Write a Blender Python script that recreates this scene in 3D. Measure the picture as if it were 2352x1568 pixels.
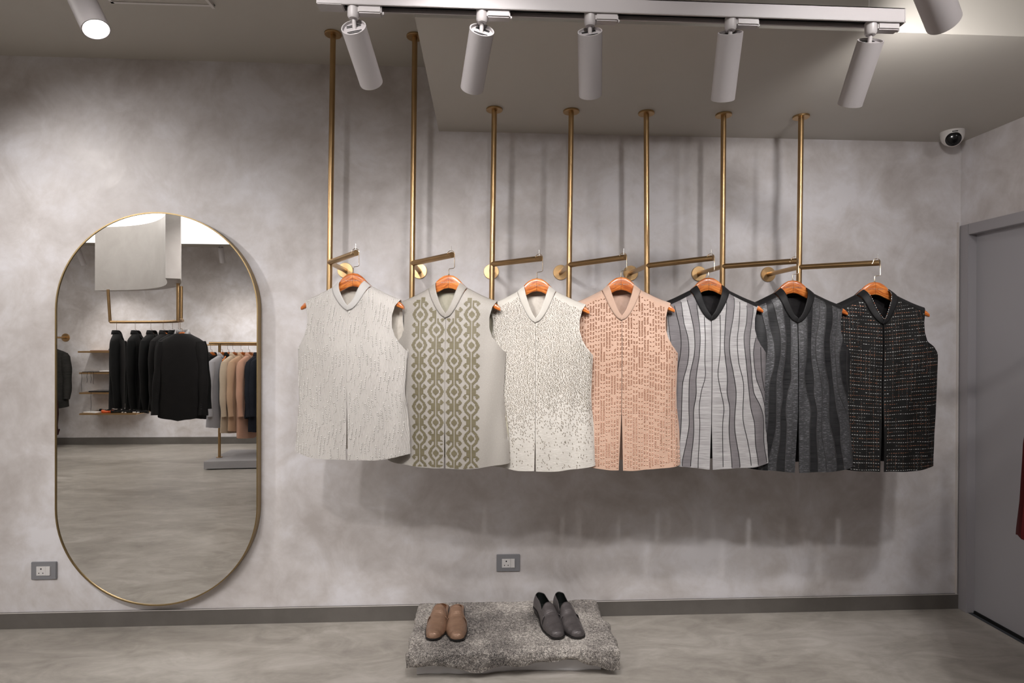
import bpy, bmesh, math, random
from mathutils import Vector, Matrix, noise
PI = math.pi
sc = bpy.context.scene
for o in list(bpy.data.objects): bpy.data.objects.remove(o)
COL = sc.collection

# ------------------------------------------------------------ camera, world, exposure
D, H = 2.961, 1.4434
FPX, YAW, PITCH, ROLL = 1311.1, .05091, -.00321, .00319
cy, sy, cp, sp = math.cos(YAW), math.sin(YAW), math.cos(PITCH), math.sin(PITCH)
FW = Vector((sy*cp, cy*cp, sp)); r0 = Vector((cy, -sy, 0)); u0 = r0.cross(FW)
RV = r0*math.cos(ROLL) + u0*math.sin(ROLL); UV_ = -r0*math.sin(ROLL) + u0*math.cos(ROLL)
CAM = Vector((0, -D, H))
cd = bpy.data.cameras.new('camera'); cam = bpy.data.objects.new('camera', cd); COL.objects.link(cam)
cd.sensor_width = 36; cd.sensor_fit = 'HORIZONTAL'; cd.lens = 36*FPX/2352; cd.clip_start = .02
B = -FW
cam.matrix_world = Matrix(((RV.x, UV_.x, B.x, CAM.x), (RV.y, UV_.y, B.y, CAM.y), (RV.z, UV_.z, B.z, CAM.z), (0, 0, 0, 1)))
sc.camera = cam
sc.view_settings.view_transform = 'Standard'; sc.view_settings.look = 'None'
sc.view_settings.gamma = 1; sc.view_settings.use_curve_mapping = False
sc.view_settings.exposure = 0.03
w = bpy.data.worlds.new('world'); sc.world = w; w.use_nodes = True
w.node_tree.nodes['Background'].inputs[0].default_value = (.8, .8, .85, 1)
w.node_tree.nodes['Background'].inputs[1].default_value = .02

KEY = 1.0            # strength of the track spots
PANEL = 2.4          # strength of the glow added to the bright ceiling
COLKEY = (1.0, .965, .955)
COLAMB = (1.0, .93, .86)

def ray(x, y):
    d = FW + RV*((x-1176)/FPX) - UV_*((y-784)/FPX); return d
def at(x, y, Y):                      # a point of the photograph on the plane y = Y
    d = ray(x, y); return CAM + d*((Y-CAM.y)/d.y)
def atz(x, y, Z):
    d = ray(x, y); return CAM + d*((Z-CAM.z)/d.z)
YM = -.045
def am(x, y, Y):                      # a point seen in the mirror, on the real plane y = Y
    p = at(x, y, 2*YM-Y); return Vector((p.x, Y, p.z))

HC, HS, XS, YS, XR = 2.844, 2.516, -.230, -1.042, 2.578
XL, YF = -7.6, -5.17

# ------------------------------------------------------------ material helpers
class N:
    def __init__(s, name):
        s.m = bpy.data.materials.new(name); s.m.use_nodes = True; s.t = s.m.node_tree; s.t.nodes.clear()
        s.out = s.t.nodes.new('ShaderNodeOutputMaterial'); s.b = s.t.nodes.new('ShaderNodeBsdfPrincipled')
        s.t.links.new(s.b.outputs[0], s.out.inputs[0])
    def n(s, ty, **k):
        q = s.t.nodes.new(ty)
        for a, v in k.items(): setattr(q, a, v)
        return q
    def put(s, i, v):
        if hasattr(v, 'is_output') or isinstance(v, bpy.types.NodeSocket): s.t.links.new(v, i)
        else: i.default_value = v
    def math(s, op, a, b=0.0, c=None):
        q = s.n('ShaderNodeMath', operation=op); s.put(q.inputs[0], a); s.put(q.inputs[1], b)
        if c is not None: s.put(q.inputs[2], c)
        return q.outputs[0]
    def coord(s, kind='Object', scale=(1, 1, 1), rot=(0, 0, 0)):
        c = s.n('ShaderNodeTexCoord'); m = s.n('ShaderNodeMapping'); s.t.links.new(c.outputs[kind], m.inputs[0])
        m.inputs['Scale'].default_value = scale; m.inputs['Rotation'].default_value = rot
        return m.outputs[0]
    def noise(s, vec, scale, det=5, rough=.5, dist=0.0):
        q = s.n('ShaderNodeTexNoise'); s.t.links.new(vec, q.inputs['Vector'])
        q.inputs['Scale'].default_value = scale; q.inputs['Detail'].default_value = det
        q.inputs['Roughness'].default_value = rough; q.inputs['Distortion'].default_value = dist
        return q.outputs[0]
    def ramp(s, f, *stops):
        q = s.n('ShaderNodeValToRGB'); s.put(q.inputs[0], f); e = q.color_ramp.elements
        while len(e) > 1: e.remove(e[-1])
        e[0].position = stops[0][0]; e[0].color = (*stops[0][1], 1)
        for p, c in stops[1:]:
            x = e.new(p); x.color = (*c, 1)
        return q.outputs[0]
    def mix(s, f, a, b, mode='MIX'):
        q = s.n('ShaderNodeMix', data_type='RGBA', blend_type=mode); s.put(q.inputs[0], f)
        for i, v in ((6, a), (7, b)): s.put(q.inputs[i], (*v, 1) if isinstance(v, tuple) and len(v) == 3 else v)
        return q.outputs[2]
    def bump(s, h, st=.3, dist=.01):
        q = s.n('ShaderNodeBump'); s.put(q.inputs['Height'], h); q.inputs['Strength'].default_value = st
        q.inputs['Distance'].default_value = dist; s.t.links.new(q.outputs[0], s.b.inputs['Normal'])
    def set(s, **k):
        for a, v in k.items():
            i = s.b.inputs[a.replace('_', ' ')]
            s.put(i, (*v, 1) if isinstance(v, tuple) and len(v) == 3 else v)
        return s

def plain(name, c, rough=.6, metal=0.0, **k):
    a = N(name); a.set(Base_Color=c, Roughness=rough, Metallic=metal, **k); return a.m

def m_plaster(name, c1, c2, c3, sc_=1.0, rough=.5):
    a = N(name); v = a.coord('Object')
    n1 = a.noise(v, 1.3*sc_, 7, .55, .6); n2 = a.noise(v, 4.0*sc_, 7, .62, .7); n3 = a.noise(v, 12*sc_, 5, .65, .3)
    f = a.math('ADD', a.math('MULTIPLY', n1, .5), a.math('ADD', a.math('MULTIPLY', n2, .35), a.math('MULTIPLY', n3, .15)))
    col = a.ramp(f, (.40, c1), (.5, c2), (.60, c3))
    a.set(Base_Color=col, Roughness=a.math('MULTIPLY_ADD', n2, .6, rough-.32))
    a.bump(f, .12, .02); return a.m
def m_floor():
    a = N('microcement'); v = a.coord('Object', (1, 2.2, 1), (0, 0, .25))
    n1 = a.noise(v, .8, 8, .6, 1.2); n2 = a.noise(v, 3.2, 7, .62, 2.0); n3 = a.noise(v, 30, 3, .6)
    f = a.math('ADD', a.math('MULTIPLY', n1, .5), a.math('ADD', a.math('MULTIPLY', n2, .42), a.math('MULTIPLY', n3, .08)))
    a.set(Base_Color=a.ramp(f, (.38, (.27, .245, .215)), (.5, (.37, .34, .30)), (.63, (.49, .455, .415))), Roughness=a.math('MULTIPLY_ADD', n2, .3, .22))
    a.bump(f, .06, .01); return a.m
def m_brass(name='brushed_brass', c=(.50, .33, .165), r=.33):
    a = N(name); v = a.coord('Object', (1, 1, .06)); n1 = a.noise(v, 220, 3, .6); n2 = a.noise(a.coord('Object'), 9, 3)
    a.set(Base_Color=a.mix(n2, tuple(x*.82 for x in c), tuple(min(1, x*1.15) for x in c)), Metallic=1.0, Roughness=a.math('MULTIPLY_ADD', n1, .16, r-.08)); return a.m
def m_wood():
    a = N('hanger_wood'); c = a.n('ShaderNodeTexCoord'); s = a.n('ShaderNodeSeparateXYZ'); a.t.links.new(c.outputs['Object'], s.inputs[0])
    z = a.math('ADD', s.outputs[2], a.math('MULTIPLY', a.math('ABSOLUTE', s.outputs[0]), .42))
    cb = a.n('ShaderNodeCombineXYZ'); oi = a.n('ShaderNodeObjectInfo'); a.t.links.new(a.math('ADD', a.math('MULTIPLY', s.outputs[0], 9.0), a.math('MULTIPLY', oi.outputs['Random'], 40.0)), cb.inputs[0]); a.t.links.new(s.outputs[1], cb.inputs[1]); a.t.links.new(a.math('MULTIPLY', z, 75), cb.inputs[2])
    n1 = a.noise(cb.outputs[0], 1.6, 6, .6, .9)
    col = a.ramp(n1, (.38, (.36, .080, .014)), (.5, (.54, .150, .028)), (.62, (.72, .26, .062)))
    # the two halves meet at a centre joint
    j = a.math('LESS_THAN', a.math('ABSOLUTE', s.outputs[0]), .0006)
    a.set(Base_Color=a.mix(j, col, (.10, .03, .01)), Roughness=.28, Coat_Weight=.5, Coat_Roughness=.12); return a.m
def m_cloth(name, c1, c2, weave=900, rough=.85, bump=.25, sheen=.2, stretch=(1, 1, 1)):
    if max(c2) < .1: sheen = .0
    elif max(c2) < .3: sheen = .06
    a = N(name); v = a.coord('UV', stretch); n1 = a.noise(v, weave, 2, .6); n2 = a.noise(v, 14, 3)
    f = a.math('ADD', a.math('MULTIPLY', n1, .75), a.math('MULTIPLY', n2, .25))
    a.set(Base_Color=a.ramp(f, (.35, c1), (.65, c2)), Roughness=rough, Sheen_Weight=sheen)
    if max(c2) < .1: a.b.inputs['Specular IOR Level'].default_value = .22
    a.bump(n1, bump, .001); return a.m
def m_ridge():                         # cream quilted ridges that follow the same wave as the beading
    a = N('ridged_ivory_silk'); c = a.n('ShaderNodeTexCoord'); s = a.n('ShaderNodeSeparateXYZ'); a.t.links.new(c.outputs['UV'], s.inputs[0])
    wx = a.math('ADD', s.outputs[0], a.math('MULTIPLY', a.math('SINE', a.math('MULTIPLY', s.outputs[1], 26.0)), .007))
    h = a.math('ABSOLUTE', a.math('SINE', a.math('MULTIPLY', wx, PI/.0052)))
    nb = a.noise(a.coord('UV', (1, 5, 1)), 160, 3, .6)
    a.set(Base_Color=a.mix(h, (.44, .405, .37), (.56, .535, .505)), Roughness=.7, Sheen_Weight=.2)
    a.bump(a.math('ADD', h, a.math('MULTIPLY', nb, .9)), .6, .0016); return a.m
def m_sparkle(name, c1, c2, cs, thr=.72, sc_=700, rough=.6, stretch=(1, 1, 1)):
    a = N(name); v = a.coord('UV', stretch); n1 = a.noise(v, sc_, 2, .7); n2 = a.noise(a.coord('UV', stretch), sc_*.3, 3)
    sp_ = a.math('GREATER_THAN', n1, thr)
    a.set(Base_Color=a.mix(sp_, a.mix(n2, c1, c2), cs), Roughness=rough, Metallic=a.math('MULTIPLY', sp_, .5)); a.bump(n1, .3, .001); return a.m
def m_granite():
    a = N('rough_granite'); v = a.coord('Object'); n1 = a.noise(v, 260, 3, .85); n2 = a.noise(v, 90, 4, .7); n3 = a.noise(v, 5, 4, .6)
    f = a.math('ADD', a.math('MULTIPLY', n1, .50), a.math('ADD', a.math('MULTIPLY', n2, .25), a.math('MULTIPLY', n3, .25)))
    a.set(Base_Color=a.ramp(f, (.42, (.03, .027, .026)), (.475, (.15, .135, .125)), (.53, (.33, .30, .27)), (.59, (.72, .67, .61))), Roughness=.75)
    a.bump(a.math('ADD', n2, n3), .7, .012); return a.m
def m_leather(name, c1, c2, metal, rough=.3):
    a = N(name); v = a.coord('Object', (.12, 1, 1)); n1 = a.noise(v, 230, 3, .65, .3); n2 = a.noise(a.coord('Object'), 8, 2)
    a.set(Base_Color=a.mix(n1, c1, c2), Roughness=a.math('MULTIPLY_ADD', n1, .25, rough-.1), Metallic=metal); a.bump(n1, .55, .002); return a.m
def m_emit(name, c, st):
    a = N(name); a.set(Base_Color=(.9, .9, .9), Emission_Color=c, Emission_Strength=st); return a.m

PLASTER = m_plaster('grey_plaster', (.49, .45, .43), (.62, .585, .575), (.75, .73, .75))
PLASTER2 = m_plaster('smooth_plaster', (.36, .335, .315), (.41, .385, .365), (.46, .435, .415), .8)
CEIL = m_plaster('ceiling_paint', (.49, .462, .415), (.505, .477, .43), (.52, .49, .445), .5, .6)
FLOOR = m_floor()
SKIRT = m_plaster('skirting_cement', (.105, .095, .085), (.12, .109, .098), (.14, .128, .116), 1, .45)
BRASS = m_brass(); BRASSD = m_brass('mirror_brass', (.34, .25, .13), .4)
GOLD = plain('hook_metal', (.72, .60, .45), .22, 1.0); STEEL = plain('steel', (.7, .68, .65), .25, 1.0)
WOOD = m_wood()
WHITE = plain('white_powder_coat', (.45, .42, .42), .45); WHITE2 = plain('white_plastic', (.48, .45, .445), .4); WHITE3 = plain('camera_white', (.70, .67, .65), .35)
DARKSLOT = plain('dark_slot', (.012, .012, .012), .5); BLACK = plain('black_gloss', (.006, .006, .007), .18)
GREYP = plain('grey_socket_plate', (.235, .235, .25), .4); SOCKW = plain('socket_white', (.70, .68, .67), .35)
DOORM = plain('grey_door_paint', (.40, .39, .41), .5); FRAMEM = plain('grey_frame_paint', (.36, .345, .36), .5)
GLASS = plain('mirror_glass', (.90, .895, .88), 0.0, 1.0)
GRANITE = m_granite(); PLINTH = plain('white_plaster_base', (.66, .65, .66), .7)

# ------------------------------------------------------------ mesh helpers
def link(name, bm_or_me, mats, parent=None, smooth=True):
    if isinstance(bm_or_me, bmesh.types.BMesh):
        me = bpy.data.meshes.new(name); bm_or_me.normal_update(); bm_or_me.to_mesh(me); bm_or_me.free()
    else: me = bm_or_me
    o = bpy.data.objects.new(name, me); COL.objects.link(o)
    for m in (mats if isinstance(mats, (list, tuple)) else [mats]): me.materials.append(m)
    if smooth:
        for p in me.polygons: p.use_smooth = True
        try: me.set_sharp_from_angle(angle=math.radians(35))
        except Exception: pass
    if parent: o.parent = parent
    return o
def thing(name, label, cat, loc=(0, 0, 0), rz=0, group=None):
    o = bpy.data.objects.new(name, None); COL.objects.link(o); o.empty_display_size = .05
    o.location = loc; o.rotation_euler = (0, 0, rz); tag(o, label, cat, group); return o
def tag(o, label=None, cat=None, group=None, kind=None):
    if label: o['label'] = label
    if cat: o['category'] = cat
    if group: o['group'] = group
    if kind: o['kind'] = kind
    return o
def struct(name, bm, m, label=None, smooth=False):
    o = link(name, bm, m, None, smooth); o['kind'] = 'structure'
    if label: o['label'] = label
    return o
def box(bm, x0, x1, y0, y1, z0, z1, bev=0):
    g = bmesh.ops.create_cube(bm, size=1)
    for v in g['verts']: v.co = Vector(((x0+x1)/2+v.co.x*(x1-x0), (y0+y1)/2+v.co.y*(y1-y0), (z0+z1)/2+v.co.z*(z1-z0)))
    if bev: bmesh.ops.bevel(bm, geom=list({e for v in g['verts'] for e in v.link_edges}), offset=bev, segments=2, affect='EDGES')
    return bm
def B_(*a, **k): return box(bmesh.new(), *a, **k)
def frames(pts, closed=False):
    pts = [Vector(p) for p in pts]; n = len(pts); T = []
    for i in range(n):
        a = pts[(i-1) % n] if closed or i > 0 else pts[i]; b = pts[(i+1) % n] if closed or i < n-1 else pts[i]
        T.append((b-a).normalized())
    u = T[0].cross(Vector((0, 0, 1)));  u = u if u.length > .1 else T[0].cross(Vector((0, 1, 0))); u.normalize(); out = []
    for t in T:
        u = (u - t*u.dot(t)).normalized(); out.append((u.copy(), t.cross(u)))
    return pts, out
def tube(bm, pts, r, n=12, closed=False, cap=True, mi=0):
    pts, fr = frames(pts, closed); rings = []
    for i, (p, (u, v)) in enumerate(zip(pts, fr)):
        rr = r[i] if isinstance(r, (list, tuple)) else r
        rings.append([bm.verts.new(p+u*math.cos(2*PI*k/n)*rr+v*math.sin(2*PI*k/n)*rr) for k in range(n)])
    m = len(rings)
    for i in range(m if closed else m-1):
        a, b = rings[i], rings[(i+1) % m]
        for k in range(n):
            f = bm.faces.new((a[k], b[k], b[(k+1) % n], a[(k+1) % n])); f.material_index = mi
    if cap and not closed:
        bm.faces.new(rings[0]); bm.faces.new(rings[-1][::-1])
    return bm
def T_(*a, **k): return tube(bmesh.new(), *a, **k)
def disc(p, q, r, n=40, bev=.0012):           # a bevelled disc between two points
    p, q = Vector(p), Vector(q); d = (q-p).normalized()
    return T_([p, p+d*bev, q-d*bev, q], [r-bev, r, r, r-bev], n=n)
def grid(bm, P, closed_u=False, mi=None, uv=None):
    n, m = len(P), len(P[0]); V = [[bm.verts.new(p) for p in row] for row in P]; F = []
    for i in range(n if closed_u else n-1):
        for j in range(m-1):
            f = bm.faces.new((V[i][j], V[(i+1) % n][j], V[(i+1) % n][j+1], V[i][j+1])); F.append(f)
            if mi is not None: f.material_index = mi(i, j) if callable(mi) else mi
    return V, F
def interp(x, tab):                            # smooth piecewise interpolation
    if x <= tab[0][0]: return tab[0][1]
    for (a, fa), (b, fb) in zip(tab, tab[1:]):
        if x <= b:
            t = (x-a)/(b-a); t = t*t*(3-2*t)*.5+t*.5; return fa+(fb-fa)*t
    return tab[-1][1]
def dup(root, loc=None, rz=None, label=None, group=None):
    r = root.copy(); COL.objects.link(r)
    if loc is not None: r.location = loc
    if rz is not None: r.rotation_euler = (0, 0, rz)
    if label: r['label'] = label
    if group: r['group'] = group
    for ch in list(root.children):
        c = ch.copy(); COL.objects.link(c); c.parent = r
        for g in list(ch.children):
            d = g.copy(); COL.objects.link(d); d.parent = c
    return r

# ------------------------------------------------------------ the room
struct('floor', B_(XL, XR, YF, .1, -.1, 0), FLOOR, 'polished grey microcement floor')
struct('wall_back', B_(XL, XR+.1, 0, .12, 0, HC+.1), PLASTER, 'clouded grey plaster wall behind the vests')
struct('wall_front', B_(XL, XR+.1, YF-.12, YF, 0, HC+.1), PLASTER, 'clouded grey plaster wall seen in the mirror')
struct('wall_left', B_(XL-.12, XL, YF, .1, 0, HC+.1), PLASTER)
DZ, DY0, DY1 = 2.064, -.012, -1.02
bm = bmesh.new(); box(bm, XR, XR+.12, YF, DY1, 0, HC+.1); box(bm, XR, XR+.12, DY1, DY0, DZ, HC+.1); box(bm, XR, XR+.12, DY0, .1, 0, HC+.1)
struct('wall_right', bm, PLASTER, 'plaster wall with the grey door')
# ceilings: high part, dropped soffit over the rails, and the part over the far end
struct('ceiling', B_(XL, XR+.1, -1.32, .1, HC, HC+.1), CEIL, 'high grey painted ceiling')
struct('ceiling_soffit', B_(XS, XR+.05, YS, .05, HS, HC+.05), CEIL, 'dropped grey soffit above the vests')
struct('ceiling_rear', B_(XL, -1.5, YF-.05, -1.32, 2.70, 2.80), CEIL); struct('ceiling_middle', B_(-1.5, XR+.1, YF-.05, -1.32, HC, HC+.1), CEIL)
bm = bmesh.new(); box(bm, XL, -1.5, -1.35, -1.32, 2.52, HC+.05); struct('trim_1', bm, CEIL)
struct('trim_6', B_(-1.52, -1.49, YF, -1.32, 2.52, HC+.05), CEIL)
# skirting with a thin top bead
def skirt(name, a):
    bm = bmesh.new(); box(bm, *a); struct(name, bm, SKIRT)
skirt('baseboard_back', (XL, 2.565, -.012, .01, 0, .078))
skirt('baseboard_front', (XL, XR, YF-.01, YF+.012, 0, .095))
skirt('baseboard_left', (XL-.01, XL+.012, YF, 0, 0, .09))
BEAD = plain('plaster_bead', (.66, .62, .59), .6)
struct('trim_2', B_(XL, 2.565, -.0135, -.011, .077, .0795), BEAD)
struct('trim_3', B_(2.556, 2.560, -.012, 0, .078, DZ+.02), BEAD)

# ------------------------------------------------------------ bright ceiling behind the camera, its glow added as emission
def area(name, loc, size, power, col, rot=(0, 0, 0)):
    l = bpy.data.lights.new(name, 'AREA'); l.shape = 'RECTANGLE'; l.size, l.size_y = size; l.energy = power; l.color = col
    o = bpy.data.objects.new(name, l); COL.objects.link(o); o.location = loc; o.rotation_euler = rot; return o
bm = bmesh.new(); box(bm, -6.4, -1.5, -3.78, -1.42, 2.545, 2.60); 
t = thing('bright_ceiling', 'bright white ceiling seen at the top of the mirror, glow added as emission', 'ceiling light', (-3.05, -2.6, 2.50))
o = link('frame', bm, WHITE, t, False); o.matrix_parent_inverse = Matrix.Translation((3.05, 2.6, -2.50))
bm = B_(-6.38, -1.52, -3.76, -1.44, 2.515, 2.545)
o = link('glow_sheet', bm, m_emit('ceiling_added_glow', (1, .97, .94), PANEL), t, False); o.matrix_parent_inverse = Matrix.Translation((3.05, 2.6, -2.50))

# ------------------------------------------------------------ door
t = struct('door_1', B_(XR+.035, XR+.075, DY1+.06, -.052, .012, DZ-.052, bev=.002), DOORM, 'flat grey painted door at the right edge')
fr = bmesh.new()
box(fr, XR-.012, XR+.10, -.062, DY0+.004, 0, DZ, bev=.002); box(fr, XR-.012, XR+.10, DY1-.004, DY1+.056, 0, DZ, bev=.002)
box(fr, XR-.012, XR+.10, DY1+.056, -.062, DZ-.056, DZ, bev=.002)
struct('trim_4', fr, FRAMEM, 'grey door frame')
struct('trim_5', B_(XR+.03, XR+.11, DY1, DY0, -.004, .011), DARKSLOT)
struct('wall_door_recess', B_(XR+.11, XR+.14, DY1, DY0, 0, DZ), FRAMEM)

# ------------------------------------------------------------ mirror
def capsule(w, z0, z1, n=48):
    r = w/2; pts = []
    for k in range(n+1): a = PI*k/n; pts.append((r*math.cos(a), z1-r+r*math.sin(a)))
    for k in range(n+1): a = PI+PI*k/n; pts.append((r*math.cos(a), z0+r+r*math.sin(a)))
    return pts
MX, MZ0, MZ1, MW = -1.6105, .123, 2.063, .966
t = thing('pill_mirror', 'tall pill shaped wall mirror with a thin brass rim', 'mirror', (MX, 0, MZ0))
def cap_ring(w_in, w_out, y0, y1):
    bm = bmesh.new(); d = (w_out-w_in)/2
    A = capsule(w_in, 0, MZ1-MZ0); 
    Bo = capsule(w_out, -d, MZ1-MZ0+d)
    n = len(A); loops = []
    for P, y in ((Bo, y1), (Bo, y0), (A, y0), (A, y1)): loops.append([bm.verts.new((p[0], y, p[1])) for p in P])
    for L in range(4):
        a, b = loops[L], loops[(L+1) % 4]
        for i in range(n): bm.faces.new((a[i], a[(i+1) % n], b[(i+1) % n], b[i]))
    return bm
link('frame', cap_ring(MW-.002, MW+.010, YM-.004, -.004), BRASSD, t)
bm = bmesh.new(); vs = [bm.verts.new((p[0], YM, p[1])) for p in capsule(MW, 0, MZ1-MZ0)]; f = bm.faces.new(vs)
g = bmesh.ops.extrude_face_region(bm, geom=[f])
for v in g['geom']:
    if isinstance(v, bmesh.types.BMVert): v.co.y = -.008
bmesh.ops.recalc_face_normals(bm, faces=bm.faces[:])
link('mirror_glass', bm, GLASS, t, False)

# ------------------------------------------------------------ sockets
def socket(x, z, label):
    t = thing('wall_socket', label, 'socket', (x, 0, z), 0, 'wall sockets')
    link('plate', B_(-.0605, .0605, -.010, 0, -.0435, .0435, bev=.002), GREYP, t)
    o = link('outlet', B_(-.033, .0115, -.0125, -.008, -.0225, .0225, bev=.0006), SOCKW, t)
    for i, (hx, hz, r) in enumerate(((-.0105, .0105, .0036), (-.020, -.0105, .0026), (-.001, -.0105, .0026))):
        link('pin_hole', T_([(hx, -.0128, hz), (hx, -.011, hz)], r, 16), BLACK, o)
    link('switch', B_(.0125, .033, -.0145, -.008, -.0225, .0225, bev=.0008), SOCKW, t)
socket(-2.18, .286, 'grey plate wall socket with white outlet, left of the mirror foot')
socket(.135, .286, 'grey plate wall socket with white outlet, above the stone slab')

# ------------------------------------------------------------ brass rails: pole from ceiling, standoff to wall, arm
FLP = [(791, 616), (963, 621), (1127, 622), (1284, 624), (1444, 626), (1600, 628), (1757, 632)]
ARM = [(818.4, 579.5), (1038.8, 584.8), (1242, 594), (1436, 590.5), (1638, 592), (1831.7, 599.7), (2020.6, 604.3)]
POX = [-.703, -.327, .042, .403, .772, 1.136, 1.510]
PTX = [-.690, -.318, .050, .410, .766, 1.138, 1.516]
ZR, YP = 1.794, -.302
NAMES = ['white beaded vest', 'beige vest with the olive ikat bands', 'ivory vest with olive dashes', 'peach leaf-embroidered vest',
         'silver grey vest with black cords', 'charcoal glitter vest', 'black dash-stitched vest']
ENDS = []
def hanging_rail(i):
    x = POX[i]; zc = HC if i < 2 else HS
    e = at(*ARM[i], -.55); e.z = ZR + (e.z-ZR)*.85; ENDS.append(e)
    t = thing('brass_rail', 'brass ceiling-hung rail carrying the ' + NAMES[i], 'clothes rail', (PTX[i], YP, zc), 0, 'brass rails along the wall')
    L = Vector((PTX[i], YP, zc)); j = Vector((x, YP, ZR))
    dirp = (j-L).normalized(); low = j + dirp*.33
    link('pole', T_([L-L, low-L], .0125, 20), BRASS, t)
    link('ceiling_flange', disc((0, 0, 0), (0, 0, -.009), .038), BRASS, t)
    fx = at(*FLP[i], 0).x
    link('standoff', T_([j-L, Vector((x, -.002, ZR))-L], .0115, 20), BRASS, t)
    link('wall_flange', disc(Vector((x, 0, ZR))-L, Vector((x, -.009, ZR))-L, .039), BRASS, t)
    a = link('arm', T_([j-L, e-L], .0125, 20), BRASS, t)
    pe = e-L - (e-j).normalized()*.008
    link('end_pin', T_([pe, pe+Vector((0, 0, .038))], .0017, 8), STEEL, t)
for i in range(7): hanging_rail(i)

# ------------------------------------------------------------ hanger
def hanger_bm(w=.222, drop=0):
    bm = bmesh.new(); rings = []; nx = 46
    for i in range(nx+1):
        x = -w + 2*w*i/nx; a = abs(x)
        top = interp(a, ((0, .072), (.02, .069), (.04, .057), (.06, .036), (.075, .020), (.10, -.001), (.17, -.035), (.20, -.049), (.214, -.058), (.222, -.068)))
        bot = interp(a, ((0, .016), (.02, .0125), (.04, .002), (.06, -.008), (.10, -.026), (.17, -.058), (.20, -.074), (.222, -.082)))
        th = interp(a, ((0, .0085), (.10, .0085), (.16, .010), (.205, .013), (.222, .010)))
        yc = -.010*(a/w)**2 + .004; ring = []
        for k in range(16):
            q = 2*PI*k/16; c, s = math.cos(q), math.sin(q)
            ring.append(Vector((x, yc+th*math.copysign(abs(c)**.55, c), (top+bot)/2+(top-bot)/2*math.copysign(abs(s)**.55, s))))
        rings.append(ring)
    P = [[rings[i][k] for i in range(nx+1)] for k in range(16)]
    V, F = grid(bm, P, closed_u=True)
    bm.faces.new([V[k][0] for k in range(16)]); bm.faces.new([V[k][nx] for k in range(15, -1, -1)])
    bmesh.ops.recalc_face_normals(bm, faces=bm.faces[:]); return bm
HK = .159                                     # height of the rail centre above the hanger origin
def hook_pts(rr=.0155, offs=.009, top=HK):
    r = rr; x1 = offs+r
    pts = [(0, .004, .070), (0, .004, .094), (.003, .004, .098), (x1-.004, .004, .100), (x1, .004, .104), (x1, .004, top)]
    for k in range(1, 13): a = PI*k/14*1.15; pts.append((offs+r*math.cos(a), .004, top+r*math.sin(a)))
    x, y, z = pts[-1]; pts += [(x-.004, .004, z-.008)]
    return pts
fc = bpy.data.curves.new('lettering', 'FONT'); fc.body = 'NIVTIM BASU'; fc.size = .0088; fc.align_x = 'CENTER'; fc.extrude = .0002; fc.space_character = 1.25
fo = bpy.data.objects.new('lettering', fc); COL.objects.link(fo); bpy.context.view_layer.update()
LET = bpy.data.meshes.new_from_object(fo.evaluated_get(bpy.context.evaluated_depsgraph_get())); bpy.data.objects.remove(fo)
LETM = plain('silver_foil_lettering', (.85, .8, .75), .2, .9)
def make_hanger(loc, rz, label, group, letter=True, top=HK, w=.222):
    t = thing('wooden_hanger', label, 'hanger', loc, rz, group)
    link('body', hanger_bm(w), WOOD, t)
    link('hook', T_(hook_pts(top=top), .0015, 8), GOLD, t)
    link('collar_ring', T_([(0, .004, .068), (0, .004, .076)], .0032, 10), GOLD, t)
    if letter:
        o = link('lettering', LET.copy() if len(LET.materials) else LET, LETM, t, False); o.location = (0, -.0052, .037); o.rotation_euler = (PI/2, 0, 0)
    return t

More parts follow.
